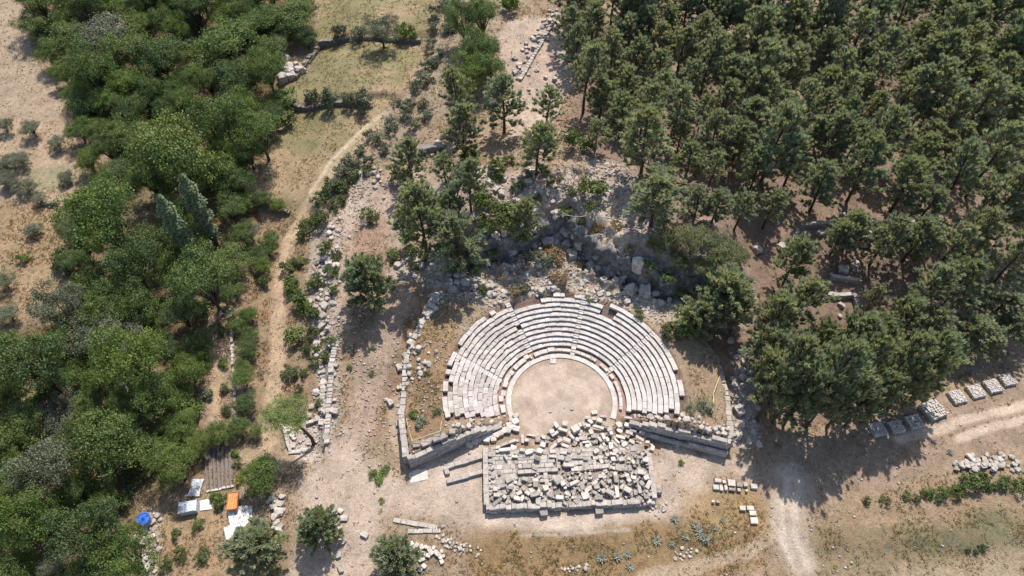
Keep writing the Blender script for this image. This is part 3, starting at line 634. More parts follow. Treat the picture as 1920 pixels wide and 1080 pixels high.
Z8 = [(320, 205, 115, 30, 17), (390, 175, 75, 45, 15), (280, 60, 70, 45, -10), (520, 185, 70, 58, 65), (527, 240, 72, 42, 40), (605, 185, 82, 50, 20), (600, 140, 90, 25, 10), (615, 255, 80, 46, 15), (742, 250, 62, 50, 20), (800, 272, 62, 55, 25), (720, 310, 100, 32, 30), (535, 300, 105, 38, 20), (335, 325, 70, 30, 60), (365, 290, 70, 30, 75), (385, 385, 90, 28, 65), (405, 325, 60, 38, 70), (445, 385, 80, 46, 88), (475, 360, 100, 30, 50), (500, 340, 75, 28, 50), (580, 370, 60, 48, -20), (300, 440, 60, 48, -25), (100, 215, 90, 80, -30), (60, 290, 95, 30, 50), (170, 312, 90, 45, 5), (735, 370, 60, 25, 60), (225, 800, 85, 40, -35), (85, 740, 100, 36, -25), (430, 832, 95, 52, 30), (500, 830, 130, 40, 90), (715, 800, 110, 38, 87), (740, 745, 55, 42, 50), (300, 780, 58, 54, -10), (490, 700, 80, 48, 90), (478, 652, 42, 40, 0), (360, 740, 62, 40, 45), (780, 692, 58, 45, -20), (675, 842, 55, 42, 90), (250, 255, 60, 45, 80), (175, 170, 55, 40, 60), (220, 115, 60, 35, 5), (245, 150, 60, 35, 45), (280, 125, 45, 40, 0), (330, 140, 55, 50, 20), (370, 100, 80, 28, 12), (140, 180, 45, 38, 60), (145, 245, 45, 40, 10), (430, 225, 55, 40, -30), (440, 260, 60, 40, 80), (220, 190, 50, 40, 0), (155, 395, 110, 28, 90), (245, 395, 100, 28, 85), (205, 350, 90, 24, -3), (215, 390, 50, 45, 10), (600, 400, 70, 40, 25), (550, 420, 60, 40, 0), (460, 465, 70, 30, 3), (655, 540, 50, 30, 65), (700, 540, 55, 30, 100), (770, 520, 60, 40, 5), (720, 495, 70, 35, -5), (120, 495, 110, 40, 2), (200, 510, 50, 40, 10), (575, 610, 50, 48, 0), (625, 600, 60, 40, 88), (730, 635, 70, 55, 10), (680, 720, 70, 32, -35), (330, 880, 80, 55, 5), (600, 800, 80, 55, 30), (350, 400, 50, 40, 20), (640, 340, 60, 40, 30), (560, 345, 60, 30, 15), (795, 350, 45, 35, 10)]
placed = []
def loc_word(px, py):
    colw = ['left end', 'left part', 'left of middle', 'right of middle', 'right part', 'right end'][min(5, max(0, int((px - 905) / 54)))]
    if py < 838: return {0: 'spilled at the orchestra mouth', 1: 'heaped at the orchestra edge', 2: 'heaped beside the right seats'}[0 if px < 1010 else (1 if px < 1140 else 2)]
    r = 'back row' if py < 870 else ('middle' if py < 910 else 'front side')
    return f'on the stage ruin, {r}, {colw}'
def put_ruin(px, py, l, w_, ang, tone, kind, lift=0.0):
    inside_pl = (py > 850) or (912 < px < 1222 and py > 842)
    zb = .78 if inside_pl else (.32 if 1010 < px < 1215 and py > 790 else .0)
    h = min(w_, l) * random.uniform(.6, .9); q = at(px, py, plane=zb + lift + h)
    if not inside_pl: zb = hgt(q[0], q[1]) + zb - .05
    placed.append((q[0], q[1], math.hypot(l, w_) * .42))
    return block(q[0], q[1], zb + lift - .05, l, w_, h, R(-ang), tone, kind, .17, loc_word(px, py), 'blocks fallen over the stage ruin')
s7 = scale_at(860) / 5.14
for src, ox in ((Z7, 890), (Z8, 1060)):
    for (zx, zy, l, w_, a) in src:
        px, py = ox + zx / 5.14, 760 + zy / 5.14
        tone = 'pale' if (py < 850 or random.random() < .6) else 'grey'
        put_ruin(px, py, l * s7 * .93, w_ * s7 * .9, a, tone, 'cut' if random.random() < .65 else 'worn', random.uniform(.12, .35))
tries = 0; cnt = 0
PAVED = [(926, 849, 952, 910), (951, 858, 1002, 896), (1010, 856, 1052, 890)]
while cnt < 185 and tries < 9000:
    tries += 1; px = random.uniform(918, 1224); py = random.uniform(812, 942)
    if any(a < px < c and b < py < d for a, b, c, d in PAVED): continue
    if py < 845 and px < 1000: continue
    q = at(px, py, plane=1.0); l = random.choice([random.uniform(.3, .55), random.uniform(.4, .75), random.uniform(.6, 1.1)]); w_ = l * random.uniform(.45, .95); rr_ = math.hypot(l, w_) * .40
    if any(math.hypot(q[0] - a, q[1] - b) < (rr_ + c) * .76 for a, b, c in placed): continue
    put_ruin(px, py, l, w_, random.gauss(0, 14) if random.random() < .55 else random.uniform(0, 180), 'pale' if random.random() < .42 else 'grey', random.choice(['cut', 'worn', 'worn']), random.uniform(-.08, .12)); cnt += 1
for (px, py, l, w_, lab) in ((1020, 959, 1.0, 1.0, 'standing against the front wall of the stage ruin, left of centre'), (1124, 956, .95, .9, 'standing against the front wall of the stage ruin, right of centre'), (1233, 917, .95, 1.1, 'lying outside the right end wall of the stage ruin')):
    q = at(px, py, .6); block(q[0], q[1], q[2] - .05, l, w_, .75, R(4), 'grey', 'worn', .03, lab, 'blocks beside the stage ruin')
mb = MB()
for _ in range(700):
    px = random.uniform(918, 1222); py = random.uniform(800, 944)
    if any(a < px < c and b < py < d for a, b, c, d in PAVED) or (py < 850 and px < 1015) or (py < 840 and random.random() < .5): continue
    q = at(px, py, plane=.85 if py > 848 else .4); l = random.uniform(.18, .48); mb.box((q[0], q[1], (.66 if py > 848 else hgt(q[0], q[1]) - .02) + random.uniform(-.05, .1)), (l, l * random.uniform(.5, 1), l * random.uniform(.5, .9)), random.uniform(0, 3), .05, .05, None, (random.uniform(-.3, .3), random.uniform(-.3, .3)))
o = mb.build('rubble_stones', M['rubble']); tag(o, 'small broken stones between the fallen blocks of the stage ruin', 'rubble', kind='stuff')
# low walls left of the stage
def low_wall(pa, pb, th_, h, label, name='low_wall', bl=(.6, 1.2), jit=.05, mat='rubble', z=None, ch=.3):
    a, b = at(*pa), at(*pb); mb = MB(); mid = ((a[0] + b[0]) / 2, (a[1] + b[1]) / 2)
    coursed(mb, [(a[0] - mid[0], a[1] - mid[1]), (b[0] - mid[0], b[1] - mid[1])], th_, lambda f: hgt(a[0] + (b[0] - a[0]) * f, a[1] + (b[1] - a[1]) * f) - .0, (lambda f: h), ch, bl, jit, .25)
    o = mb.build(name, M[mat]); o.location = (mid[0], mid[1], 0); return tag(o, label, 'wall')
low_wall((838, 905), (914, 884), .5, .55, 'low straight stone footing running left from the stage ruin')
low_wall((838, 878), (912, 856), .55, .5, 'low kerb of rough stones between the stage ruin and parodos')
low_wall((836, 878), (840, 892), .55, .5, 'short stone stub closing the left end of the parodos kerbs')
low_wall((920, 845), (972, 826), .4, .45, 'sloping pale stone kerb at the orchestra corner of the stage ruin')
low_wall((738, 975), (820, 990), .55, .25, 'low flush line of old wall stones in the forecourt', bl=(.6, 1.5))
low_wall((765, 997), (826, 996), .5, .22, 'short buried wall edge below the forecourt')
q = at(785, 893, .0); block(q[0], q[1], q[2] - .25, 2.3, 1.5, .35, R(15), 'pale', 'worn', .02, 'flat beside the left retaining wall corner', 'slabs lying in the forecourt')
q = at(1037, 677, plane=.1); o = mobj('altar_slab', BLK[('pale', 'cut')][0]); o.location = (q[0], q[1], -.02); o.scale = (.85, .8, .16); tag(o, 'square white slab lying at the back of the orchestra floor', 'slab')

# ------------------------------------------------------------------ other cut blocks and stone heaps
for (zx, zy, l, w_, tone) in [(398, 245, 75, 45, 'pale'), (468, 260, 40, 35, 'pale'), (553, 272, 85, 78, 'pale'), (378, 320, 70, 60, 'pale'), (435, 325, 38, 72, 'pale'), (485, 325, 38, 65, 'pale'), (640, 295, 65, 45, 'grey'), (712, 290, 48, 45, 'pale'), (805, 310, 80, 58, 'pale'), (555, 345, 70, 35, 'grey'), (635, 350, 40, 35, 'pale'), (722, 358, 30, 25, 'pale'), (675, 555, 70, 55, 'pale'), (763, 555, 80, 52, 'pale'), (790, 612, 80, 56, 'pale'), (805, 695, 85, 75, 'pale'), (345, 480, 35, 30, 'pale'), (400, 485, 45, 30, 'grey')]:
    px, py = 1280 + zx / 6, 860 + zy / 6; s = scale_at(py) / 6; q = at(px, py, .35); low = zy > 500
    block(q[0], q[1], q[2] - .08, max(l, w_) * s, min(l, w_) * s, .5, R(-5) + (R(90) if w_ > l else 0) + random.uniform(-.06, .06), tone, 'cut' if l > 50 else 'worn', .03,
          'in the bent row at the meadow edge' if low else 'in the sorted group beside the right path', 'sorted blocks right of the stage ruin')
for (px, py, l, w_, rz, tone, lab) in [(617, 963, .9, .6, 8, 'grey', 'in the little group above the round pine'), (628, 960, .7, .5, 0, 'grey', 'in the little group above the round pine'), (638, 957, .7, .6, 30, 'pale', 'in the little group above the round pine'), (645, 971, .95, .75, 2, 'pale', 'in the little group above the round pine'),
        (553, 847, 1.6, .5, -4, 'pale', 'edging the small foundation by the bent tree'), (571, 843, 1.3, .5, 4, 'pale', 'edging the small foundation by the bent tree'), (549, 835, .8, .6, 80, 'pale', 'on the small foundation by the bent tree'), (548, 815, .7, .6, 50, 'pale', 'on the small foundation by the bent tree'), (540, 803, .9, .7, 20, 'pale', 'on the small foundation by the bent tree'), (552, 822, .5, .4, 20, 'pale', 'on the small foundation by the bent tree'), (602, 792, .7, .6, 5, 'pale', 'at the foot of the long rubble wall'), (612, 790, .7, .6, -5, 'pale', 'at the foot of the long rubble wall'),
        (640, 1003, .6, .5, 30, 'grey', 'in the file of stones right of the round pine'), (636, 990, .8, .6, 50, 'pale', 'in the file of stones right of the round pine'), (641, 1012, .9, .7, 60, 'grey', 'in the file of stones right of the round pine'), (634, 1040, .7, .6, 70, 'pale', 'in the file of stones right of the round pine'), (638, 1066, 1.0, .5, 60, 'grey', 'in the file of stones right of the round pine'), (683, 1002, .9, .6, 30, 'pale', 'alone on the forecourt below the sorted stones')]:
    q = at(px, py, .3); block(q[0], q[1], q[2] - .08, l, w_, .45, R(-rz), tone, 'worn', .05, lab, 'blocks left of the forecourt')
for (zx, zy, l) in [(870, 900, 30), (905, 905, 25), (930, 915, 28), (955, 915, 20), (975, 925, 25), (1000, 920, 20), (920, 945, 25), (940, 950, 22), (968, 965, 26), (985, 945, 30), (925, 985, 26), (940, 985, 20), (1020, 955, 28), (1045, 940, 20), (1038, 970, 24), (1055, 965, 18), (1045, 998, 24), (945, 1025, 26), (925, 1040, 26), (1010, 940, 20), (890, 915, 20)]:
    q = at(480 + zx / 3, 720 + zy / 3, .25); l *= scale_at(1030) / 3; block(q[0], q[1], q[2] - .05, l * 1.15, l * .9, l * .8, random.uniform(0, 3), 'pale', 'worn', .08, 'in the laid-out stones beside the bottom pine', 'laid-out stones beside the bottom pine')
for (px, py, l) in [(510, 935, .8), (517, 942, .9), (514, 950, .8), (525, 945, .8), (524, 958, 1.0), (516, 968, .9), (520, 977, .6), (515, 981, .6), (524, 983, .6), (521, 992, 1.1), (522, 1004, 1.0), (503, 941, .6), (528, 930, .7)]:
    q = at(px, py, .3); boulder(q[0], q[1], l, .7, 'in the curved file beside the white concrete pad', 'boulders edging the pad')
# heap beside the road, right
k = 0
while k < 80:
    c = random.choice([(1822, 872, 26, 15), (1835, 868, 22, 13), (1872, 866, 17, 13)]); px = random.gauss(c[0], c[2] * .75); py = random.gauss(c[1], c[3] * .6)
    if not (1785 < px < 1912 and 848 < py < 892): continue
    q = at(px, py, .2); l = random.uniform(.35, .75); boulder(q[0], q[1], l, .65, 'in the stone heap below the road', 'stones heaped below the road', zs=random.uniform(-.05, .35)); k += 1
q = at(1825, 862, .4); block(q[0], q[1], q[2] + .15, 1.9, .5, .4, R(-55), 'pale', 'worn', .1, 'lying across the stone heap below the road')
for (px, py) in ((1899, 882), (1908, 881), (1908, 868)): q = at(px, py, .2); boulder(q[0], q[1], .6, .7, 'lying just right of the stone heap', 'stones heaped below the road')
# eight square stacks of building stones along the road
PLAT = [(228, 610, 150, 0), (398, 590, 140, 0), (565, 545, 150, 1), (735, 435, 205, 1), (958, 315, 148, 0), (1130, 265, 148, 0), (1285, 215, 150, 0), (1420, 155, 138, 0)]
PL = ['shaded, leftmost and lowest along the road', 'shaded, second along the road edge, below dark pine branches', 'shaded with a hollow centre and raised rim of stones', 'shaded and biggest, heaped with loose stones', 'sunlit, with a clear thick front edge, beside the shadow', 'sunlit, whitest of the stacks along the road', 'half striped by branch shadow near the road bend', 'shaded, farthest up the road at the picture edge']
for (zx, zy, sz, hol), lab in zip(PLAT, PL):
    px, py = 1600 + zx / 4.91, 680 + zy / 4.91; q = at(px, py, .4); s = sz / 4.91 * scale_at(py) * .92; big = sz > 180
    e = tag(empty('stone_stack', (q[0], q[1], q[2] - .03), R(13 if not big else 22)), f'square stack of building stones, {lab}', 'stone stack', 'square stone stacks along the road')
    mb = MB(); n = 4
    for i in range(n):
        for j in range(n):
            for lv in range(2): mb.box(((i - (n - 1) / 2) * s / n + random.uniform(-.03, .03), (j - (n - 1) / 2) * s / n + random.uniform(-.03, .03), lv * .24 - .05), (s / n * .97, s / n * .97, .25), random.uniform(-.06, .06), .03)
    mb.build('base', M['rubble'], e)
    mb = MB(); n = 8
    for i in range(n):
        for j in range(n):
            edge = i in (0, n - 1) or j in (0, n - 1)
            if hol and not edge and not big and random.random() < .8: continue
            z = .42 + (random.uniform(.0, .3) if big else random.uniform(-.02, .08))
            mb.box(((i - (n - 1) / 2) * s / n * .97, (j - (n - 1) / 2) * s / n * .97, z), (s / n * random.uniform(.75, 1.0), s / n * random.uniform(.75, 1.0), random.uniform(.1, .2)), random.uniform(-.4, .4), .04, tilt=(random.uniform(-.12, .12), random.uniform(-.12, .12)))
    mb.build('rubble_top', M['kerb'], e)

def along(pts, n, spread):
    W = [at(*p) for p in pts]; Ls = [math.dist(a[:2], b[:2]) for a, b in zip(W[:-1], W[1:])]; T = sum(Ls)
    for _ in range(n):
        u = random.uniform(0, T); k = 0
        while u > Ls[k] and k < len(Ls) - 1: u -= Ls[k]; k += 1
        f = u / Ls[k]; a, b = W[k], W[k + 1]; yield (a[0] + (b[0] - a[0]) * f + random.gauss(0, spread), a[1] + (b[1] - a[1]) * f + random.gauss(0, spread * .8))
def stones(pts, n, spread, sz, lab, group, h=.7, zs=-.08):
    pl = []
    for (x, y) in along(pts, n * 3, spread):
        d = random.choice([random.uniform(*sz), random.uniform(sz[0], (sz[0] + sz[1]) / 2)])
        if len(pl) >= n or any(math.hypot(x - a, y - b) < (d + c) * .40 for a, b, c in pl): continue
        pl.append((x, y, d)); boulder(x, y, d, h, lab, group, zs)
# long rubble wall on the left: core wall plus tumbled stones
e = tag(empty('rubble_wall', (*[float(v) for v in at(610, 640)],)), 'long straight tumbled wall of white rubble left of the dirt track', 'wall')
for P, hh in (([(622, 690), (612, 835)], .55), ([(632, 640), (622, 690)], .5), ([(606, 690), (606, 790)], .4)):
    a, b = at(*P[0]), at(*P[1]); mb = MB(); o_ = e.location
    coursed(mb, [(a[0] - o_[0], a[1] - o_[1]), (b[0] - o_[0], b[1] - o_[1])], .7, lambda f: hgt(a[0] + (b[0] - a[0]) * f, a[1] + (b[1] - a[1]) * f) - o_[2], lambda f: hh, .3, (.35, .9), .09, .3); mb.build('wall_face', M['rubble'], e)
stones([(608, 500), (606, 560), (598, 630)], 46, .8, (.45, 1.35), 'heaped on the upper end of the long rubble wall', 'stones of the long rubble wall')
stones([(625, 430), (612, 500)], 26, 1.2, (.4, 1.1), 'scattered above the long rubble wall', 'stones of the long rubble wall')
stones([(608, 640), (612, 720), (606, 780)], 44, .8, (.4, 1.1), 'on the lower run of the long rubble wall', 'stones of the long rubble wall')
stones([(640, 510), (645, 585), (640, 640)], 8, .6, (.35, .7), 'lying right of the long rubble wall', 'stones of the long rubble wall')
stones([(545, 800), (600, 830)], 10, .8, (.3, .6), 'inside the small foundation by the bent tree', 'stones of the small foundation')
low_wall((533, 800), (545, 850), .4, .5, 'thin left edge of the small foundation by the bent tree')
low_wall((575, 795), (602, 786), .45, .5, 'short back wall of the small foundation by the bent tree')
# stones of the theatre's left shoulder
stones([(765, 700), (770, 640), (800, 690), (760, 730)], 34, 1.0, (.35, .95), 'in the tumble on the left theatre shoulder', 'tumble on the left shoulder')
stones([(735, 755), (750, 735)], 5, .5, (.5, .9), 'beside the pit left of the theatre', 'tumble on the left shoulder')
stones([(800, 560), (850, 545), (790, 600)], 14, .8, (.4, 1.2), 'at the head of the left theatre wall', 'tumble on the left shoulder', .5)
for (px, py, l, w_, rz) in [(805, 588, 1.2, .8, 40), (798, 600, 1.2, .9, 40), (789, 613, 1.1, .9, 50), (783, 628, 1.2, .9, 60), (777, 642, 1.3, .9, 70), (772, 655, 1.2, .9, 75), (750, 795, 1.0, .9, 5), (753, 808, 1.0, .9, 5), (800, 830, 1.3, .9, 20), (820, 822, 1.2, .9, 20), (832, 818, .9, .8, 20), (781, 835, .9, .7, 10), (848, 810, .8, .7, 0)]:
    q = at(px, py, .1); block(q[0], q[1], q[2] - .1, l, w_, .5, R(rz), 'grey', 'worn', .05, 'capping the left retaining wall', 'capping blocks of the left wall')
for (px, py, l) in [(898, 822, .9), (908, 818, .8), (913, 824, .8), (920, 816, .9), (925, 823, .7), (931, 815, .8), (938, 812, .9), (945, 806, .9), (952, 806, .9), (960, 800, .9), (966, 790, .9), (955, 795, .8), (890, 827, .8), (880, 833, .8), (967, 778, .7), (968, 803, .8)]:
    q = at(px, py, .5); block(q[0], q[1], q[2] - .05, l * 1.05, l * .85, .6, random.uniform(-.3, .6), 'pale', 'worn', .08, 'in the loose row at the left seating corner', 'loose row at the left seating corner')
stones([(845, 806), (880, 806), (925, 797), (950, 790)], 26, .45, (.35, .8), 'between the left seat ends and the front wall', 'stones at the left seat ends', .6)
stones([(1185, 783), (1225, 780)], 10, .35, (.35, .7), 'between the right seat ends and the front wall', 'stones at the right seat ends', .6)
# rubble along the right retaining wall and rim
stones([(1225, 784), (1262, 789), (1300, 800), (1345, 812), (1372, 812)], 60, .7, (.4, .95), 'on top of the right retaining wall', 'rubble on the right wall')
stones([(1385, 660), (1400, 720), (1395, 790), (1395, 830)], 30, 1.2, (.5, 1.5), 'on the bank between the right wall and pines', 'boulders on the right bank')
stones([(1180, 545), (1225, 570), (1260, 575)], 12, .8, (.6, 1.5), 'behind the upper right of the seating', 'boulders behind the seats')
stones([(990, 545), (1060, 540), (1100, 555)], 14, .6, (.4, 1.2), 'just above the back row of seats', 'boulders behind the seats')
q = at(1183, 540, .7); boulder(q[0], q[1], 2.0, .85, 'round and alone at the foot of the cliff')
stones([(740, 500), (820, 500), (900, 540), (930, 560)], 40, 1.0, (.5, 1.5), 'on the rocky ground left of the outcrop', 'boulders left of the outcrop')
stones([(880, 330), (950, 360), (1000, 390), (1070, 380)], 26, 1.6, (.6, 1.8), 'on the ledges above the outcrop', 'boulders on the ledges')
stones([(650, 340), (700, 320), (740, 380)], 18, 1.5, (.4, 1.2), 'scattered on the upper left slope', 'boulders on the upper slope')
stones([(800, 290), (830, 270)], 9, .5, (.6, 1.3), 'by the slab at the head of the slope', 'boulders on the upper slope')
q = at(808, 278, .6); block(q[0], q[1], q[2] - .1, 4.2, 1.5, 1.3, R(14), 'grey', 'worn', .05, 'like a ledge at the head of the slope')
stones([(935, 470), (1000, 450), (1060, 440), (1100, 480), (1150, 520), (1210, 545), (1260, 560)], 30, .6, (.8, 2.0), 'jutting from the shaded cliff face', 'crags of the cliff', 1.0, -.3)
stones([(900, 540), (980, 520), (1080, 520), (1140, 545)], 40, 1.4, (.4, 1.2), 'on the bare rock slope above the seats', 'boulders behind the seats', .6)
# wall beside the upper path
low_wall((1040, 40), (975, 152), .6, .55, 'straight narrow stone wall beside the upper bare path', bl=(.5, 1.0), jit=.08)
stones([(1040, 15), (1020, 50), (985, 100), (965, 150)], 42, .7, (.5, 1.2), 'along the upper path wall', 'stones along the upper path wall')
stones([(955, 120), (990, 150), (1030, 135), (1010, 190)], 12, 1.2, (.5, 1.0), 'loose on the upper bare path', 'loose stones on the upper path')
# terrace walls and outcrops at the grassy terraces
low_wall((598, 82), (790, 80), .8, .85, 'dark dry-stone terrace wall under the upper field', 'terrace_wall', (.3, .8), .1, 'dark_wall')
low_wall((530, 196), (692, 200), .8, .8, 'dark dry-stone terrace wall under the middle field', 'terrace_wall', (.3, .8), .1, 'dark_wall')
low_wall((555, 150), (600, 92), .7, .9, 'slanting dry-stone wall at the left end of the middle field', 'terrace_wall', (.3, .8), .1, 'dark_wall')
stones([(530, 110), (545, 140), (535, 160)], 14, 1.0, (.8, 2.4), 'in the outcrop left of the middle field', 'outcrop by the terraces', .9)
low_wall((420, 365), (545, 400), .6, .7, 'short terrace wall under the lower field', 'terrace_wall', (.3, .7), .1, 'dark_wall')
low_wall((72, 385), (112, 384), .6, .6, 'little stone bank under the olive grove', 'terrace_wall', (.3, .7), .1, 'dark_wall')
stones([(290, 960), (285, 1000), (272, 1070)], 26, .7, (.4, 1.0), 'in the stone bank below the water tank', 'stones below the water tank')
stones([(815, 1003), (845, 1022), (890, 1035)], 34, .45, (.25, .5), 'in the pebbly line below the forecourt', 'pebbly line below the forecourt', .6)
stones([(1215, 957), (1240, 960), (1228, 952)], 16, .5, (.2, .45), 'in the spill off the stage ruin front corner', 'spill off the stage ruin')
stones([(1060, 1068), (1098, 1062)], 11, .25, (.25, .6), 'in the short row in the bottom meadow', 'short row in the bottom meadow')
stones([(1270, 1040), (1300, 1035)], 16, .5, (.2, .5), 'in the pebble patch near the agaves', 'pebble patch near the agaves')
stones([(1560, 520), (1600, 590), (1540, 560), (1640, 420), (1530, 430), (1440, 470)], 34, 2.2, (.5, 1.4), 'in the open part of the pine wood', 'stones in the pine wood')
low_wall((1555, 522), (1612, 530), .6, .8, 'low dark ruined wall in the pine wood clearing', mat='wall')
low_wall((1560, 558), (1600, 556), .6, .9, 'ruined wall of a small room in the pine clearing', mat='wall')
low_wall((1600, 556), (1606, 578), .6, .8, 'short return wall of the ruined room among pines', mat='wall')
low_wall((1500, 425), (1625, 420), .6, .7, 'long ruined wall crossing the pine wood', mat='wall')
low_wall((1700, 420), (1745, 425), .6, .9, 'short broken wall near the right side of the pine wood', mat='wall')
# yellow barrier ropes on low posts
M['rope'] = plain('yellow_rope', (.62, .50, .22), .8, .1)
def rope(pts, lab):
    W = [at(px, py, .5) for px, py in pts]; o = W[0]; e = tag(empty('rope_barrier', tuple(map(float, o))), lab, 'rope barrier'); mb = MB()
    mb.tube([(p[0] - o[0], p[1] - o[1], p[2] - o[2] + .75) for p in W], [.045] * len(W), 5); mb.build('rope', M['rope'], e)
    for p in W: m = MB(); b = (p[0] - o[0], p[1] - o[1], p[2] - o[2]); m.tube([(b[0], b[1], b[2] - .1), (b[0], b[1], b[2] + .85)], [.04, .035], 6); m.build('post', M['rope'], e)
rope([(762, 786), (773, 828), (826, 810), (828, 792)], 'yellow rope barrier along the left fill of the theatre')
rope([(1348, 708), (1337, 740), (1336, 772)], 'yellow rope barrier on the right shoulder of the theatre')

# ------------------------------------------------------------------ garden, tank, box, cart
M['white'] = plain('white_concrete', (.60, .585, .56), .9, .3, 1.5); M['soil'] = plain('tilled_soil', (.17, .135, .115), .95, .4, 5); M['blue'] = plain('blue_plastic', (.03, .12, .52), .4, .15); M['greyplastic'] = plain('grey_plastic', (.24, .25, .25), .5, .2)
M['zinc'] = plain('zinc_sheet', (.42, .45, .48), .5, .15, 2); M['orange'] = plain('orange_paint', (.52, .235, .085), .6, .4, 3); M['rubber'] = plain('tyre_rubber', (.02, .02, .02), .8, .1); M['steel'] = plain('dull_steel', (.3, .3, .3), .5, .2); M['hatch'] = plain('dark_hatch', (.01, .03, .18), .5, .1)
def sheet(name, pts, mat, lab, up=.05, th_=.12):
    W = [at(*p) for p in pts]; n = len(W); z = max(p[2] for p in W) + up; vs = [(p[0], p[1], z) for p in W] + [(p[0], p[1], z - th_ - .5) for p in W]
    me = bpy.data.meshes.new(name); me.from_pydata(vs, [], [tuple(range(n))[::-1] if False else tuple(range(n)), tuple(range(2 * n - 1, n - 1, -1))] + [(i, i + n, (i + 1) % n + n, (i + 1) % n) for i in range(n)])
    bm = bmesh.new(); bm.from_mesh(me); bmesh.ops.recalc_face_normals(bm, faces=bm.faces[:]); bm.to_mesh(me); bm.free(); o = mobj(name, me, None, mat); return o
o = sheet('concrete_path', [(425, 955), (446, 950), (474, 948), (472, 972), (455, 992), (438, 1018), (425, 1012), (420, 990), (432, 985)], M['white'], ''); tag(o, 'white concrete pad below the orange cart', kind='structure')
o = sheet('slab_path', [(375, 940), (393, 936), (398, 955), (376, 958)], M['white'], '', .12); tag(o, 'white concrete slab beside the grey box', kind='structure')
# tilled plot with furrows
A, B, Cc, D = at(384, 842), at(440, 838), at(440, 915), at(388, 920)
gx = 40; gy = 14; vs = []
for j in range(gy):
    for i in range(gx):
        u, v = i / (gx - 1), j / (gy - 1); p = (A * (1 - u) + B * u) * (1 - v) + (D * (1 - u) + Cc * u) * v
        vs.append((p[0], p[1], hgt(p[0], p[1]) + .12 + .13 * math.cos(u * 2 * math.pi * 7) + random.uniform(-.03, .03)))
me = mesh_np('tilled_soil', vs, [(j * gx + i, (j + 1) * gx + i, (j + 1) * gx + i + 1, j * gx + i + 1) for j in range(gy - 1) for i in range(gx - 1)], M['soil'])
tag(mobj('tilled_plot_ground', me), 'tilled garden plot with brown furrows', kind='structure')
low_wall((388, 922), (440, 912), .3, .3, 'thin pale kerb under the tilled garden plot', 'garden_kerb', mat='kerb')
low_wall((433, 580), (438, 690), .35, .45, 'thin upper garden wall between shrubs and footpath', 'garden_wall', (.3, .7), .06)
low_wall((438, 690), (444, 800), .35, .45, 'thin lower garden wall running down towards the plot', 'garden_wall', (.3, .7), .06)
q = at(273, 976, .6); e = tag(empty('water_tank', tuple(map(float, q))), 'round grey water tank with a bright blue lid', 'water tank')
def lathe(mb, prof, n=28):
    vs = [(r * math.cos(2 * math.pi * k / n), r * math.sin(2 * math.pi * k / n), z) for r, z in prof for k in range(n)]
    fs = [(i * n + k, i * n + (k + 1) % n, (i + 1) * n + (k + 1) % n, (i + 1) * n + k) for i in range(len(prof) - 1) for k in range(n)] + [tuple(range((len(prof) - 1) * n, len(prof) * n))]
    mb.add(vs, fs, .5)
mb = MB(); lathe(mb, [(.66, 0), (.68, .2), (.64, .25), (.68, .3), (.68, .6), (.64, .65), (.68, .7), (.68, 1.15)]); mb.build('body', M['greyplastic'], e)
mb = MB(); lathe(mb, [(.74, 1.16), (.74, 1.28), (.66, 1.28), (.64, 1.2), (.1, 1.24)]); lid = mb.build('lid', M['blue'], e)
mb = MB(); lathe(mb, [(.2, 1.245), (.2, 1.33), (.1, 1.34)], 14); mb.box((.3, .35, 1.24), (.3, .08, .06), .6); mb.build('hatch', M['hatch'], lid)
q = at(354, 953, .5); e = tag(empty('storage_box', tuple(map(float, q)), R(10)), 'grey sheet metal box with a pitched lid under the garden trees', 'metal box')
mb = MB(); mb.box((0, 0, -.05), (2.0, 1.2, 1.0), 0, .0, .01); mb.build('body', M['zinc'], e)
mb = MB(); mb.add([(-1.06, -.66, .96), (1.06, -.66, .96), (1.06, .66, 1.04), (-1.06, .66, 1.04), (-1.06, -.66, .99), (.75, -.62, 1.10), (.75, .62, 1.18), (-1.06, .66, 1.09), (1.06, -.66, .99), (1.06, .66, 1.07)], [(3, 2, 1, 0), (4, 5, 6, 7), (5, 8, 9, 6), (0, 1, 8, 5, 4), (2, 3, 7, 6, 9), (1, 2, 9, 8), (3, 0, 4, 7)]); lid = mb.build('lid', M['zinc'], e)
mb = MB(); mb.tube([(-.8, 0, 1.0), (-.8, 0, 1.28)], [.1, .1], 10); mb.tube([(-.8, -.2, 1.2), (-.8, .2, 1.2)], [.05, .05], 8); mb.build('vent', M['steel'], lid)
q = at(437, 940, .6); e = tag(empty('cart', tuple(map(float, q)), R(8)), 'small orange two-wheeled farm cart parked on white concrete', 'cart'); e.scale = (.82, .9, .85)
mb = MB()
for i in range(9): mb.box((-.62 + i * .155, 0, .5), (.15, 2.3, .42 + (.05 if i % 2 else 0)), 0, 0, .015)
mb.box((0, 0, .42), (1.4, 2.35, .1)); mb.build('bed', M['orange'], e)
mb = MB()
for x in (-.7, .7): mb.box((x, 0, .5), (.05, 2.36, .56))
for y in (-1.16, 1.16): mb.box((0, y, .5), (1.34, .05, .56))
mb.build('side_board', M['orange'], e)
for x in (-.85, .85):
    mb = MB(); mb.tube([(x - .1, 0, .32), (x - .08, 0, .32), (x + .08, 0, .32), (x + .1, 0, .32)], [.24, .34, .34, .24], 16); wl = mb.build('wheel', M['rubber'], e)
    mb = MB(); mb.tube([(x - .11, 0, .32), (x + .11, 0, .32)], [.16, .16], 12); mb.build('rim', M['steel'], wl)
mb = MB(); mb.tube([(.1, -1.1, .45), (.15, -2.0, .35)], [.05, .04], 8); mb.build('drawbar', M['steel'], e)
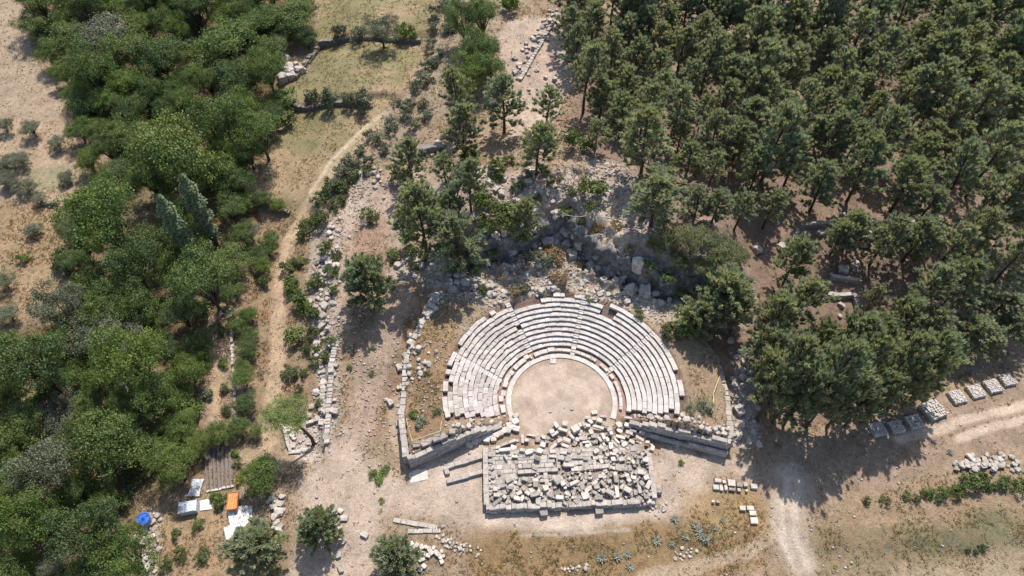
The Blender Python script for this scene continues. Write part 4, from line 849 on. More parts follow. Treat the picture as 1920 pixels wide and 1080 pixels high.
# pale tarpaulin-like junk beside the box: crumpled sheet
q = at(368, 915, .1); n = 14; vs = []
for j in range(n):
    for i in range(n):
        x = (i / (n - 1) - .5) * 1.4; y = (j / (n - 1) - .5) * 2.2; vs.append((x + .15 * float(fbm(x, y, 1, 2, 5)), y, hgt(q[0] + x, q[1] + y) - q[2] + .18 + .38 * abs(float(fbm(x, y, .7, 3, 3)))))
o = mobj('plastic_sheet', mesh_np('plastic_sheet', vs, [(j * n + i, j * n + i + 1, (j + 1) * n + i + 1, (j + 1) * n + i) for j in range(n - 1) for i in range(n - 1)], plain('grey_white_plastic', (.42, .42, .43), .4, .2))); o.location = tuple(map(float, q)); tag(o, 'crumpled grey-white plastic sheet dumped between garden trees and plot', 'plastic sheet')

# ------------------------------------------------------------------ trees
def leaves(P, N, T, L, W_, tint):
    T = T / np.linalg.norm(T, axis=1, keepdims=True); B = np.cross(N, T); B /= np.linalg.norm(B, axis=1, keepdims=True) + 1e-9
    a = T * (L / 2)[:, None]; b = B * (W_ / 2)[:, None]
    v = np.stack([P - a - b * .5, P - b * 1.0 + a * .1, P + a + b * .4 - b * .4, P + b * 1.0 + a * .1], 1).reshape(-1, 3)
    return v, np.arange(len(P) * 4).reshape(-1, 4), np.repeat(tint, 4, 0)
def unit(n): v = rng.normal(size=(n, 3)); return v / np.linalg.norm(v, axis=1, keepdims=True)
def tintv(base, n, dv=.22): 
    t = base[None] * (1 + rng.uniform(-dv, dv, (n, 1))); return t
def pine_proto(k, Ht=9.0, Rm=3.0, bare=.34, lean=.0, sparse=1.0, nb=52):
    r = random.Random(100 + k); mb = MB(); pts = []; ph = r.uniform(0, 6.28); bend = r.uniform(.1, .5)
    def tr(z): 
        u = z / Ht; return np.array([lean * u * u * Ht + bend * math.sin(u * 4 + ph) * u, bend * math.cos(u * 3 + ph) * u, z])
    zs = np.linspace(-.3, Ht * .97, 9); mb.tube([tr(z) for z in zs], [.21 * (1 - .88 * max(0, z) / Ht) + .02 for z in zs], 7)
    Ps, Ns, Ts, Ls, Ws, Tn = [], [], [], [], [], []
    for b in range(nb):
        u = bare + (1 - bare) * ((b + .5) / nb) ** .85; z = Ht * u; t = (u - bare) / (1 - bare)
        prof = (math.sin(min(1, t * 1.9 + .38) * math.pi / 2)) * (1 - t ** 1.7) ** .72 + .07; L = Rm * 1.12 * prof * r.uniform(.66, 1.12)
        az = b * 2.399 + r.uniform(-.5, .5); el = R(5 + 42 * t) + r.uniform(-.2, .25); o = tr(z)
        d = np.array([math.cos(az) * math.cos(el), math.sin(az) * math.cos(el), math.sin(el)]); tip = o + d * L + np.array([0, 0, .10 * L])
        mb.tube([o, (o + tip) / 2 + np.array([0, 0, -.05 * L]), tip], [.055 * (1 - .5 * t), .035, .012], 4, False)
        nt = max(3, int(L / .42 * sparse)); bt = r.uniform(.8, 1.2); yl = r.uniform(-.06, .10)
        for q in range(nt):
            f = .34 + .66 * (q + r.random()) / nt; c = o + (tip - o) * f + np.array([r.gauss(0, .26), r.gauss(0, .26), r.gauss(.05, .14)]) * (.5 + .5 * f)
            n = 24; out = d * .8 + np.array([0, 0, .55]); dirs = out[None] + unit(n) * .62; dirs /= np.linalg.norm(dirs, axis=1, keepdims=True)
            Ps.append(c[None] + dirs * .2 + unit(n) * .1); Ts.append(dirs); Ns.append(unit(n) * .65 + np.array([0, 0, .85])); Ls.append(rng.uniform(.5, .9, n)); Ws.append(rng.uniform(.08, .17, n))
            Tn.append(tintv(np.array([bt * (1 + yl), bt, bt * (1 - yl)]), n, .25))
    v, f, t = leaves(np.concatenate(Ps), np.concatenate(Ns), np.concatenate(Ts), np.concatenate(Ls), np.concatenate(Ws), np.concatenate(Tn))
    return mb.mesh('pine_trunk', M['bark'], True), (v, f, t)
def dome_proto(k, d=6.0, Ht=5.5, lobes=11, n=3400, leaf=(.2, .36), flat=.75, base=.25, trunk=True, gap=.25):
    r = random.Random(500 + k); mb = MB(); Ps, Ns, Tn = [], [], []; R0 = d / 2; Ht_c = Ht * base
    L = [(0, 0, Ht * .62, R0 * .55)]
    for i in range(lobes):
        a = i * 2.4 + r.uniform(-.4, .4); f = r.uniform(.42, .78); rad = R0 * r.uniform(.26, .45)
        L.append((math.cos(a) * R0 * f, math.sin(a) * R0 * f, Ht * r.uniform(base + .12, .80) , rad))
    tot = sum(q[3] ** 2 for q in L)
    for (x, y, z, rad) in L:
        m = int(n * rad * rad / tot); cl = max(4, int(m / 40)); cd = unit(cl); cd[:, 2] = np.abs(cd[:, 2]) * .9 - .25; cd /= np.linalg.norm(cd, axis=1, keepdims=True)
        for q in range(cl):
            if r.random() < gap * .6: continue
            rr_ = rad * r.uniform(.78, 1.12); c = np.array([x, y, z]) + cd[q] * np.array([rr_, rr_, rr_ * flat]); nn = 40; bt = r.uniform(.74, 1.24); yl = r.uniform(-.08, .14)
            Ps.append(c[None] + rng.normal(size=(nn, 3)) * np.array([.26, .26, .17]) * (rad / 1.2) ** .5); Ns.append(cd[q][None] * .7 + unit(nn) * .8 + np.array([0, 0, .35])); Tn.append(tintv(np.array([bt * (1 + yl), bt, bt * (1 - yl)]), nn, .22))
        if trunk: mb.tube([(0, 0, Ht_c * .6), (x * .5, y * .5, (Ht_c + z) * .5), (x * .9, y * .9, z * .95)], [.13, .08, .03], 5, False)
    if trunk: mb.tube([(0, 0, -.3), (.05, .03, Ht_c * .5), (0, 0, Ht_c + .5)], [.24, .19, .14], 7)
    P = np.concatenate(Ps); N = np.concatenate(Ns); N /= np.linalg.norm(N, axis=1, keepdims=True)
    P[:, 2] = np.maximum(P[:, 2], .08)
    v, f, t = leaves(P, N, np.cross(N, unit(len(P))), rng.uniform(leaf[0], leaf[1], len(P)), rng.uniform(leaf[0], leaf[1], len(P)) * .75, np.concatenate(Tn))
    return (mb.mesh('trunk', M['bark'], True) if trunk else None), (v, f, t)
def crown_mesh(name, data, mat): return mesh_np(name, data[0], data[1], mat, data[2])
PINES = []
for k in range(8):
    tm, d = pine_proto(k, bare=(.24, .2, .32, .22, .18, .36, .26, .2)[k], lean=(0, .05, -.04, .03, 0, .06, 0, -.05)[k], sparse=(1.1, 1, .85, 1.15, 1.2, .8, 1, 1.1)[k], nb=(62, 58, 50, 66, 66, 46, 58, 62)[k], Rm=(3, 3, 2.8, 3.1, 3.2, 2.8, 3, 3)[k])
    PINES.append((tm, crown_mesh('pine_crown', d, M['pine'])))
for k in (8, 9):
    tm, d = pine_proto(k, Ht=6.4, Rm=3.0, bare=.07, sparse=1.25, nb=92)
    PINES.append((tm, crown_mesh('pine_crown', d, M['pine'])))
BRO = []
for k in range(8):
    tm, d = dome_proto(k, Ht=(5.2, 6, 5, 6.4, 5.6, 6.2, 5, 5.8)[k], lobes=(11, 13, 9, 14, 12, 10, 13, 12)[k], n=13500, leaf=(.11, .20)); BRO.append((tm, {m: crown_mesh(m + '_crown', d, M[m]) for m in ('broad', 'lush', 'olive', 'scrub')}))
SHR = []
for k in range(7):
    _, d = dome_proto(40 + k, 2.4, 1.5, 6, 1000, (.13, .26), .7, .0, False, .2); SHR.append({m: crown_mesh(m + '_shrub', d, M[m]) for m in ('shrub', 'olive', 'broad', 'yellow', 'lush', 'dry')})
def pop_proto():
    mb = MB(); mb.tube([(0, 0, -.3), (.1, 0, 6), (0, .1, 13.5)], [.22, .14, .02], 7); n = 3400; z = rng.uniform(1.5, 14, n) ; t = z / 14; rad = (1.0 * np.sin(np.clip(t * 1.25 + .1, 0, 1) * np.pi / 2) * (1 - t ** 3) ** .6 + .1) * (1 + .25 * np.sin(z * 2.3)); a = rng.uniform(0, 6.28, n); q = np.sqrt(rng.uniform(.3, 1, n)) * rad
    P = np.stack([np.cos(a) * q, np.sin(a) * q, z], 1); N = np.stack([np.cos(a), np.sin(a), .5 + 0 * a], 1) + unit(n) * .8; N /= np.linalg.norm(N, axis=1, keepdims=True)
    v, f, tt = leaves(P, N, np.cross(N, unit(n)), rng.uniform(.2, .36, n), rng.uniform(.16, .28, n), tintv(np.ones(3), n, .35)); return mb.mesh('poplar_trunk', M['bark'], True), crown_mesh('poplar_crown', (v, f, tt), M['poplar'])
POP = pop_proto()
sizew = lambda d: 'small' if d < 4.2 else ('medium' if d < 6.4 else 'large')
TREES = []
def tree(name, cat, trunk, crown, px, py, d, pd, Ht, cz, label, group, zs=1.0):
    s = d / pd; q = at(px, py, Ht * s * zs * cz)
    e = empty(name, (float(q[0]), float(q[1]), float(q[2])), random.uniform(0, 6.28), (s, s, s * zs)); tag(e, label, cat, group)
    if trunk: mobj('trunk', trunk, e)
    mobj('crown', crown, e); TREES.append((q[0], q[1], d)); return e
def pine(px, py, dpx, where=None, k=None, zs=None):
    d = dpx * scale_at(py) * 1.0; zs = zs or (random.uniform(1.5, 1.7) if py > 668 and 1420 < px < 1770 else .65 if py > 560 and px > 1780 else random.uniform(.9, 1.2)); k = random.randrange(8) if k is None else k
    return tree('pine_tree', 'pine tree', PINES[k][0], PINES[k][1], px, py, d, 6.0, 6.4 if k > 7 else 9.0, .5 if k > 7 else .58, f'{sizew(d)} pine tree {where}'.replace('pine wood', 'pines'), 'pines of the wood' if 'wood' in where else 'pines around the theatre', zs)
def broad(px, py, dpx, where, mat='broad', zs=None, k=None):
    d = dpx * scale_at(py); k = random.randrange(8) if k is None else k; zs = zs or random.uniform(.85, 1.2)
    w_ = {'broad': 'dark leafy', 'lush': 'bright leafy', 'olive': 'grey olive', 'scrub': 'olive-green bushy'}[mat]
    return tree('olive_tree' if mat == 'olive' else 'broadleaf_tree', 'olive tree' if mat == 'olive' else 'tree', BRO[k][0], BRO[k][1][mat], px, py, d, 6.0, 5.6, .5, f'{sizew(d)} {w_} tree {where}', 'leafy trees of the left wood' if 'wood' in where else ('olive trees' if mat == 'olive' else 'leafy trees'), zs)
def shrub(px, py, dpx, where, mat='shrub', zs=None):
    d = dpx * scale_at(py); s = d / 2.4; q = at(px, py, .6 * s); o = mobj('shrub', random.choice(SHR)[mat]); o.location = tuple(map(float, q)); o.rotation_euler = (0, 0, random.uniform(0, 6.28)); o.scale = (s, s * random.uniform(.8, 1.15), s * (zs or random.uniform(.8, 1.3)))
    w_ = {'shrub': 'green', 'olive': 'grey-green', 'broad': 'dark green', 'yellow': 'yellow-flowering', 'lush': 'bright green', 'dry': 'dry straw-brown'}[mat]
    tag(o, f"{'big' if d > 2.6 else ('low' if d < 1.3 else 'rounded')} {w_} shrub {where}", 'shrub', 'shrubs on the slopes'); return o
# single pines and the trees around the theatre
pine(690, 535, 92, 'alone on the path left of the seats, casting a round shadow', 8, 1.1)
shrub(706, 492, 40, 'behind the lone pine left of the seats', 'broad')
pine(598, 992, 82, 'round and dense, alone on the forecourt', 9, 1.0)
pine(745, 1048, 92, 'cut by the bottom edge of the picture below the forecourt', 8, 1.0)
pine(480, 1032, 110, 'below the white concrete pad at the picture bottom', 9, .9)
pine(1350, 562, 112, 'dark and broad right of the cliff', 9, 1.05); pine(1312, 596, 78, 'hugging the slope right of the seating', 8, .9); pine(1385, 585, 70, 'beside the broad dark tree right of the cliff', 2)
# slender tree with a bent trunk
q = at(588, 833); e = tag(empty('bent_tree', tuple(map(float, q))), 'tree with a bare bent trunk and flat crown over the small foundation', 'tree')
mb = MB(); mb.tube([(0, 0, -.2), (.1, .1, 1.6), (-.5, .3, 3.6), (-1.3, .3, 5.6), (-1.7, .2, 7.4)], [.26, .22, .19, .15, .06], 8); mb.build('trunk', M['bark'], e, True)
o = mobj('crown', BRO[3][1]['broad'], e); o.scale = (.95, .85, .6); o.location = (-1.7, .2, 5.6); o = None
WOODC = lambda px, py: ('in the far pine wood' if py < 110 else 'in the deep pine wood' if py < 240 else 'in the middle pine wood' if py < 400 else 'in the open pine wood' if py < 560 else 'in the roadside pine wood') + (', path side' if px < 1230 else ', left of centre' if px < 1450 else ', right of centre' if px < 1690 else ', far end')
HP = [(1067, 50, 55), (1113, 50, 55), (1173, 33, 55), (1227, 20, 55), (1100, 143, 72), (1147, 110, 58), (1193, 113, 58), (1237, 87, 55), (1280, 87, 55), (1173, 165, 56), (1167, 215, 60), (1213, 267, 85), (1267, 213, 76), (1293, 157, 62), (1240, 177, 60), (1120, 250, 44), (1293, 300, 62), (1237, 342, 62), (1360, 200, 66), (1402, 228, 72), (1370, 147, 60), (1230, 378, 92), (1310, 378, 58), (1345, 385, 52), (1390, 395, 56), (1445, 392, 62), (1420, 318, 66), (1455, 270, 88), (1490, 300, 66), (1540, 350, 70), (1620, 318, 80), (1665, 250, 80), (1700, 345, 82), (1740, 385, 70), (1800, 330, 88), (1860, 300, 88), (1890, 380, 88), (1600, 432, 62), (1660, 450, 76), (1575, 445, 52), (1490, 490, 70), (1780, 470, 82), (1835, 440, 80), (1740, 540, 82), (1800, 535, 80), (1890, 500, 84), (1880, 570, 84), (1500, 572, 88), (1452, 600, 82), (1440, 655, 88), (1485, 690, 96), (1540, 640, 72), (1600, 640, 86), (1650, 645, 80), (1692, 600, 82), (1750, 620, 88), (1812, 620, 86), (1855, 640, 70), (1562, 705, 96), (1622, 700, 88), (1682, 690, 86), (1740, 682, 80), (1795, 655, 60), (1505, 745, 82), (1590, 752, 74), (1650, 748, 64), (1450, 735, 82), (1900, 615, 80), (1545, 757, 66), (1700, 728, 64), (1475, 752, 60), (1615, 762, 60), (1745, 712, 56), (1440, 700, 60), (1640, 560, 50)]
used = []
for (x, y, d) in HP: pine(x, y, d, WOODC(x, y), None, .72 if y > 340 and x < 1340 else None); used.append((x, y, d))
def poisson(poly, dmin, n, used, cond=None, k=.82):
    P = np.array(poly); out = []; t = 0
    while len(out) < n and t < n * 60:
        t += 1; x = random.uniform(P[:, 0].min(), P[:, 0].max()); y = random.uniform(P[:, 1].min(), P[:, 1].max())
        if not inside(np.array([x]), np.array([y]), poly)[0] or (cond and not cond(x, y)): continue
        d = dmin * random.uniform(.85, 1.2)
        if any(math.hypot(x - a, (y - b)) < (d + c) * .5 * k for a, b, c in used): continue
        used.append((x, y, d)); out.append((x, y, d))
    return out
CLEAR = [(1540, 285, 38), (1370, 312, 30), (1580, 375, 34), (1560, 520, 60), (1600, 575, 40), (1690, 500, 40), (1630, 390, 30), (1320, 345, 25), (1430, 470, 50), (1140, 290, 22), (1745, 60, 16), (1890, 30, 20), (1530, 120, 16), (1320, 250, 20)]
okp = lambda x, y: not any(math.hypot(x - a, y - b) < c for a, b, c in CLEAR)
for (x, y, d) in poisson([(1060, -25), (1950, -25), (1950, 380), (1700, 330), (1480, 290), (1330, 330), (1190, 290), (1100, 170), (1050, 60)], 46, 175, used, okp): pine(x, y, d * random.choice([1.0, 1.25, 1.35, 1.55]), WOODC(x, y))
for (x, y, d) in poisson([(1660, 400), (1950, 380), (1950, 600), (1780, 640), (1700, 700), (1430, 760), (1440, 620), (1500, 560), (1700, 560)], 70, 22, used, okp): pine(x, y, d * 1.1, WOODC(x, y))
# pines and leafy trees between the terraces and the wood
for (x, y, d, lab) in [(945, 195, 76, 'with two bare stems beside the upper path'), (1025, 205, 62, 'on the lower end of the upper path'), (868, 245, 62, 'above the ledges, left of the path pines'), (1008, 278, 68, 'above the ledges, right side'), (765, 300, 62, 'on the rocky slope left of the ledges'), (835, 322, 56, 'in the loose group above the outcrop'), (880, 345, 60, 'in the loose group above the outcrop'), (790, 415, 96, 'greyish and broad above the left rocks'), (860, 452, 96, 'broad above the left rocks, with a bare trunk'), (845, 392, 60, 'in the loose group above the outcrop'), (985, 408, 58, 'standing on the outcrop ledge'), (855, 178, 62, 'below the dark thicket by the upper path')]: pine(x, y, d, lab)
for (x, y, d, lab) in [(868, 45, 62, 'in the upper path thicket'), (905, 40, 58, 'in the upper path thicket'), (893, 90, 70, 'in the upper path thicket'), (885, 135, 68, 'in the upper path thicket'), (915, 130, 60, 'in the upper path thicket')]: broad(x, y, d, lab, 'broad', 1.3)
for (x, y, d) in [(958, 8, 40)]: shrub(x, y, d, 'at the top end of the upper path', 'lush')
for (x, y, d) in [(1255, 440, 60), (1300, 455, 74), (1350, 478, 78), (1385, 480, 50), (1275, 490, 50), (1320, 500, 50), (1230, 460, 44)]: broad(x, y, d * .85, 'in the clifftop thicket', 'scrub', 1.0)
for (x, y, d, m) in [(950, 415, 56, 'shrub'), (1110, 350, 56, 'shrub'), (1085, 270, 50, 'shrub'), (985, 440, 40, 'shrub'), (910, 420, 40, 'shrub'), (770, 460, 50, 'broad'), (695, 405, 36, 'shrub'), (810, 380, 40, 'shrub'), (1060, 395, 34, 'shrub'), (1105, 390, 28, 'shrub'), (880, 295, 44, 'shrub'), (930, 320, 40, 'broad'), (1040, 345, 24, 'shrub'), (750, 330, 44, 'shrub'), (840, 470, 44, 'shrub'), (1005, 480, 34, 'olive'), (1025, 490, 34, 'olive'), (975, 545, 24, 'olive'), (870, 480, 40, 'shrub'), (920, 470, 36, 'shrub'), (1290, 610, 60, 'broad'), (1255, 620, 40, 'shrub'), (735, 480, 30, 'broad'), (905, 380, 40, 'broad'), (960, 390, 44, 'broad'), (900, 360, 40, 'shrub')]: shrub(x, y, d, 'among the rocks above the seats', m)
for (x, y, d) in [(575, 425, 50), (600, 412, 34), (625, 385, 26), (610, 470, 26), (630, 480, 24), (620, 510, 26), (545, 530, 34), (560, 560, 40), (545, 545, 30), (590, 530, 34), (570, 575, 44), (590, 590, 30), (550, 630, 40), (585, 625, 30), (545, 700, 34), (590, 680, 24), (620, 640, 24), (610, 670, 20), (575, 655, 26), (600, 760, 24), (560, 735, 24), (615, 460, 20), (595, 650, 22), (625, 545, 24), (540, 500, 34), (560, 490, 30), (570, 700, 20)]: shrub(x, y, d, 'beside the long rubble wall', random.choice(['shrub', 'shrub', 'broad']))
for (x, y, d, m) in [(1045, 482, 34, 'dry'), (1030, 470, 26, 'dry'), (1055, 525, 30, 'dry'), (1040, 520, 22, 'dry'), (965, 548, 26, 'dry'), (985, 540, 20, 'shrub'), (940, 520, 18, 'dry'), (905, 545, 22, 'shrub'), (1090, 500, 16, 'shrub'), (1110, 560, 20, 'shrub'), (1200, 590, 22, 'shrub'), (1155, 425, 22, 'dry'), (1120, 430, 24, 'dry'), (1090, 415, 20, 'shrub'), (1075, 360, 26, 'shrub'), (1010, 375, 22, 'shrub'), (970, 350, 26, 'broad'), (930, 385, 28, 'shrub'), (890, 505, 26, 'broad'), (850, 500, 26, 'shrub'), (800, 480, 30, 'broad'), (775, 500, 22, 'shrub'), (1180, 470, 20, 'dry'), (1165, 505, 16, 'shrub'), (1215, 505, 30, 'broad'), (1250, 520, 34, 'broad'), (1280, 545, 36, 'broad'), (1020, 320, 24, 'shrub'), (990, 330, 20, 'olive'), (955, 300, 28, 'shrub')]: shrub(x, y, d, 'rooted in the outcrop', m)
# slope of grey scrub
for (x, y, d) in [(815, 28, 26), (812, 50, 22), (845, 28, 28), (842, 55, 26), (808, 76, 20), (806, 95, 18), (862, 8, 24), (830, 8, 22), (800, 122, 26), (795, 145, 34), (780, 162, 28), (812, 118, 26), (762, 215, 30), (735, 240, 26), (733, 228, 26), (697, 255, 28), (712, 265, 24), (675, 280, 26), (650, 302, 30), (655, 320, 26), (668, 306, 24), (770, 195, 26), (800, 215, 26), (792, 195, 22), (640, 320, 28), (630, 345, 26), (825, 100, 20), (745, 190, 20), (720, 280, 26), (775, 235, 24), (690, 300, 22)]: shrub(x, y, d, 'on the slope right of the grassy terraces', 'olive')
for (x, y, d) in [(620, 355, 40), (645, 350, 34), (600, 372, 34), (660, 330, 30), (690, 318, 24), (640, 375, 28)]: shrub(x, y, d, 'at the foot of the scrub slope', 'shrub')
for (x, y, d, lab) in [(640, 70, 28, 'first on the upper terrace wall'), (672, 70, 27, 'second on the upper terrace wall'), (716, 64, 58, 'biggest on the upper terrace wall'), (762, 68, 32, 'last on the upper terrace wall')]: (broad(x, y, d, lab, 'olive', 1.0, 5) if x == 716 else shrub(x, y, d * 1.15, lab, 'olive' if x != 762 else 'lush', 1.5))
for (x, y, d, lab) in [(587, 187, 28, 'first on the lower terrace wall'), (619, 195, 33, 'second on the lower terrace wall'), (655, 193, 27, 'third on the lower terrace wall'), (683, 196, 32, 'last on the lower terrace wall')]: shrub(x, y, d * 1.2, lab, 'olive', 1.6)
for (x, y, d, lab) in [(8, 236, 34, 'at the left picture edge below the stubble field'), (60, 244, 38, 'below the stubble field, top of the grove'), (106, 268, 34, 'right side of the grove with a clear shadow'), (37, 298, 42, 'middle of the grove'), (6, 308, 40, 'left side of the grove'), (46, 348, 40, 'lower middle of the grove'), (124, 332, 32, 'beside the green hedge'), (12, 340, 36, 'lower left of the grove'), (65, 430, 34, 'on the grassy bank below the grove'), (8, 530, 42, 'upper of two at the left edge of the bank'), (18, 592, 44, 'lower of two at the left edge of the bank'), (20, 345, 30, 'low in the grove'), (75, 375, 26, 'by the little stone bank')]: broad(x, y, d, lab, 'olive', .85)
# left woods
LW = lambda x, y: ('at the head of the left wood' if y < 120 else 'in the upper left wood' if y < 260 else 'in the middle left wood' if y < 420 else 'in the valley left wood' if y < 600 else 'in the lower left wood' if y < 800 else 'in the bottom left wood') + (', outer edge' if x < 130 else ', left half' if x < 260 else ', right half' if x < 390 else ', terrace side')
q = at(415, 478); 
for (tx, ty, bx, by, lab) in ((347, 350, 408, 462, 'tall pale poplar leaning over the dark tree shadow, upper of two'), (305, 408, 372, 500, 'tall pale poplar beside the first, lower of two')):
    b = at(bx, by); e = empty('poplar_tree', tuple(map(float, b)), 0, (1.45, 1.45, 1.08)); tag(e, lab, 'poplar', 'poplars of the left wood'); mobj('trunk', POP[0], e); mobj('crown', POP[1], e)
uw = [(345, 370, 30), (375, 420, 40), (320, 430, 30), (400, 460, 40), (300, 385, 50), (285, 395, 40)]
HB = [(65, 55, 50, 'broad'), (95, 100, 50, 'lush'), (118, 140, 40, 'lush'), (190, 75, 90, 'olive'), (300, 110, 84, 'broad'), (420, 80, 100, 'broad'), (545, 30, 80, 'broad'), (520, 190, 50, 'broad'), (500, 220, 56, 'broad'), (330, 290, 130, 'broad'), (230, 320, 60, 'broad'), (210, 190, 60, 'lush'), (150, 250, 44, 'lush'), (165, 300, 50, 'lush'), (195, 345, 50, 'lush'), (250, 255, 70, 'broad'), (400, 230, 90, 'broad'), (450, 150, 80, 'broad'), (210, 430, 110, 'broad'), (250, 500, 90, 'broad'), (140, 430, 60, 'broad'), (390, 540, 100, 'broad'), (330, 520, 60, 'lush'), (70, 690, 110, 'broad'), (160, 700, 70, 'broad'), (260, 690, 110, 'lush'), (240, 640, 70, 'olive'), (340, 740, 60, 'lush'), (200, 840, 110, 'broad'), (90, 880, 100, 'olive'), (330, 880, 80, 'lush'), (170, 1000, 110, 'broad'), (240, 740, 60, 'broad'), (110, 770, 80, 'olive'), (40, 800, 80, 'broad'), (60, 980, 100, 'lush'), (250, 850, 70, 'broad'), (40, 1060, 70, 'lush'), (380, 660, 40, 'lush'), (345, 800, 60, 'lush'), (410, 815, 54, 'lush'), (485, 888, 76, 'lush'), (375, 640, 46, 'broad')]
for (x, y, d, m) in HB:
    lab = {(485, 888): 'beside the tilled plot, over the orange cart', (410, 815): 'at the upper end of the tilled plot'}.get((x, y), LW(x, y)); broad(x, y, d * 1.08, lab, m, 1.55 if d > 85 and lab.startswith('in') else None); uw.append((x, y, d))
LA = [(50, -20), (575, -20), (580, 70), (515, 90), (540, 190), (525, 250), (440, 310), (450, 350), (330, 345), (240, 330), (200, 300), (170, 220), (110, 120)]
LB = [(100, 410), (220, 395), (340, 400), (440, 390), (470, 450), (420, 510), (385, 580), (380, 700), (375, 880), (280, 935), (250, 1080), (-25, 1100), (-25, 660), (110, 610), (150, 540), (110, 470)]
for P, n, dm in ((LA, 75, 46), (LB, 85, 54)):
    for (x, y, d) in poisson(P, dm, n, uw, lambda x, y: not (245 < x < 310 and 460 < y < 560 and False) and not (math.hypot(x - 280, y - 960) < 78) and not (math.hypot(x - 300, y - 560) < 24) and not math.hypot(x - 270, y - 370) < 30, .78): broad(x, y, d * random.choice([1.05, 1.2, 1.4, 1.6]), LW(x, y), zs=random.uniform(.85, 1.65), mat=random.choices(['broad', 'lush', 'olive'], [.8, .14, .06])[0])
ug = []
for P in (LA, LB):
    for (x, y, d) in poisson(P, 40, 46, ug, lambda x, y: not math.hypot(x - 285, y - 975) < 40): shrub(x, y, d * 1.25, 'of ' + LW(x, y)[3:], random.choice(['broad', 'broad', 'shrub', 'lush']))
for (x, y, d) in [(448, 600, 48), (468, 590, 36), (465, 655, 44), (458, 712, 46), (462, 757, 46), (455, 690, 30), (450, 800, 44), (480, 810, 30), (470, 630, 34)]: broad(x, y, d, 'in the garden row beside the thin wall', random.choice(['lush', 'broad']))
for (x, y, d) in [(455, 380, 44), (490, 375, 40), (520, 385, 30), (430, 375, 36), (500, 460, 40), (480, 480, 44), (490, 500, 40), (470, 440, 40), (510, 445, 30), (420, 560, 34), (440, 545, 34)]: broad(x, y, d, 'between the lower field and the garden', random.choice(['broad', 'olive', 'broad', 'lush']))
shrub(183, 783, 30, 'glowing in the lower left wood', 'yellow'); shrub(155, 810, 28, 'paler, low in the left wood', 'yellow')
for (x, y, d, m) in [(415, 620, 24, 'shrub'), (418, 680, 26, 'lush'), (420, 730, 24, 'shrub'), (425, 770, 24, 'shrub'), (385, 680, 30, 'lush'), (390, 740, 30, 'olive'), (395, 560, 30, 'shrub'), (495, 530, 30, 'shrub'), (415, 935, 26, 'lush'), (410, 950, 22, 'shrub'), (400, 930, 20, 'lush'), (380, 1040, 34, 'shrub'), (330, 1000, 24, 'shrub'), (340, 1040, 30, 'shrub'), (310, 1060, 34, 'shrub'), (370, 985, 26, 'shrub'), (150, 205, 34, 'lush'), (145, 170, 26, 'lush'), (160, 365, 34, 'lush'), (185, 370, 40, 'lush'), (130, 380, 26, 'lush'), (45, 485, 26, 'lush'), (445, 870, 20, 'shrub'), (450, 900, 20, 'yellow'), (440, 850, 20, 'lush')]: shrub(x, y, d, 'by the garden and left paths', m)
for (x, y, d) in [(703, 890, 26), (722, 880, 20), (712, 900, 20), (715, 938, 12)]: shrub(x, y, d, 'in the trodden earth of the forecourt', 'lush', .6)
for (x, y, d) in [(790, 790, 26), (775, 775, 20), (820, 770, 18), (800, 700, 14), (655, 690, 14), (700, 650, 14), (697, 700, 14), (1320, 760, 34), (1295, 765, 22), (662, 656, 16)]: shrub(x, y, d, 'on the shoulder of the theatre', random.choice(['olive', 'shrub']), .6)
for (x, y, d) in [(1820, 905, 40), (1838, 900, 34), (1885, 905, 36), (1912, 910, 34), (1800, 918, 30), (1660, 938, 20), (1625, 940, 18), (1700, 930, 20), (1740, 925, 24), (1770, 925, 26), (1790, 925, 24), (1720, 935, 18), (1860, 915, 26), (1760, 935, 20), (1840, 1025, 14), (1815, 1032, 12), (1830, 1035, 12)]: shrub(x, y, d, 'in the hedge line below the road', 'broad' if x > 1790 else random.choice(['shrub', 'broad']))
shrub(1278, 867, 14, 'alone in front of the right retaining wall', 'lush', .7)
for (px, py, d) in [(938, 945, 12), (975, 935, 9), (1075, 860, 10), (1180, 862, 12), (1220, 875, 8), (1148, 905, 7), (1100, 925, 7), (1040, 915, 8), (1165, 935, 7), (1015, 880, 7), (1195, 915, 8), (955, 905, 8), (1065, 940, 7)]: shrub(px, py, d, 'sprouting between the stage ruin blocks', 'shrub', .7)
for (px, py, d) in [(1012, 606, 12), (1022, 603, 8), (880, 650, 7), (905, 720, 7), (1110, 610, 6), (890, 770, 7), (960, 610, 6), (870, 700, 6), (1000, 618, 6), (1165, 660, 5)]: shrub(px, py, d, 'growing on the seat rows', 'shrub', .6)
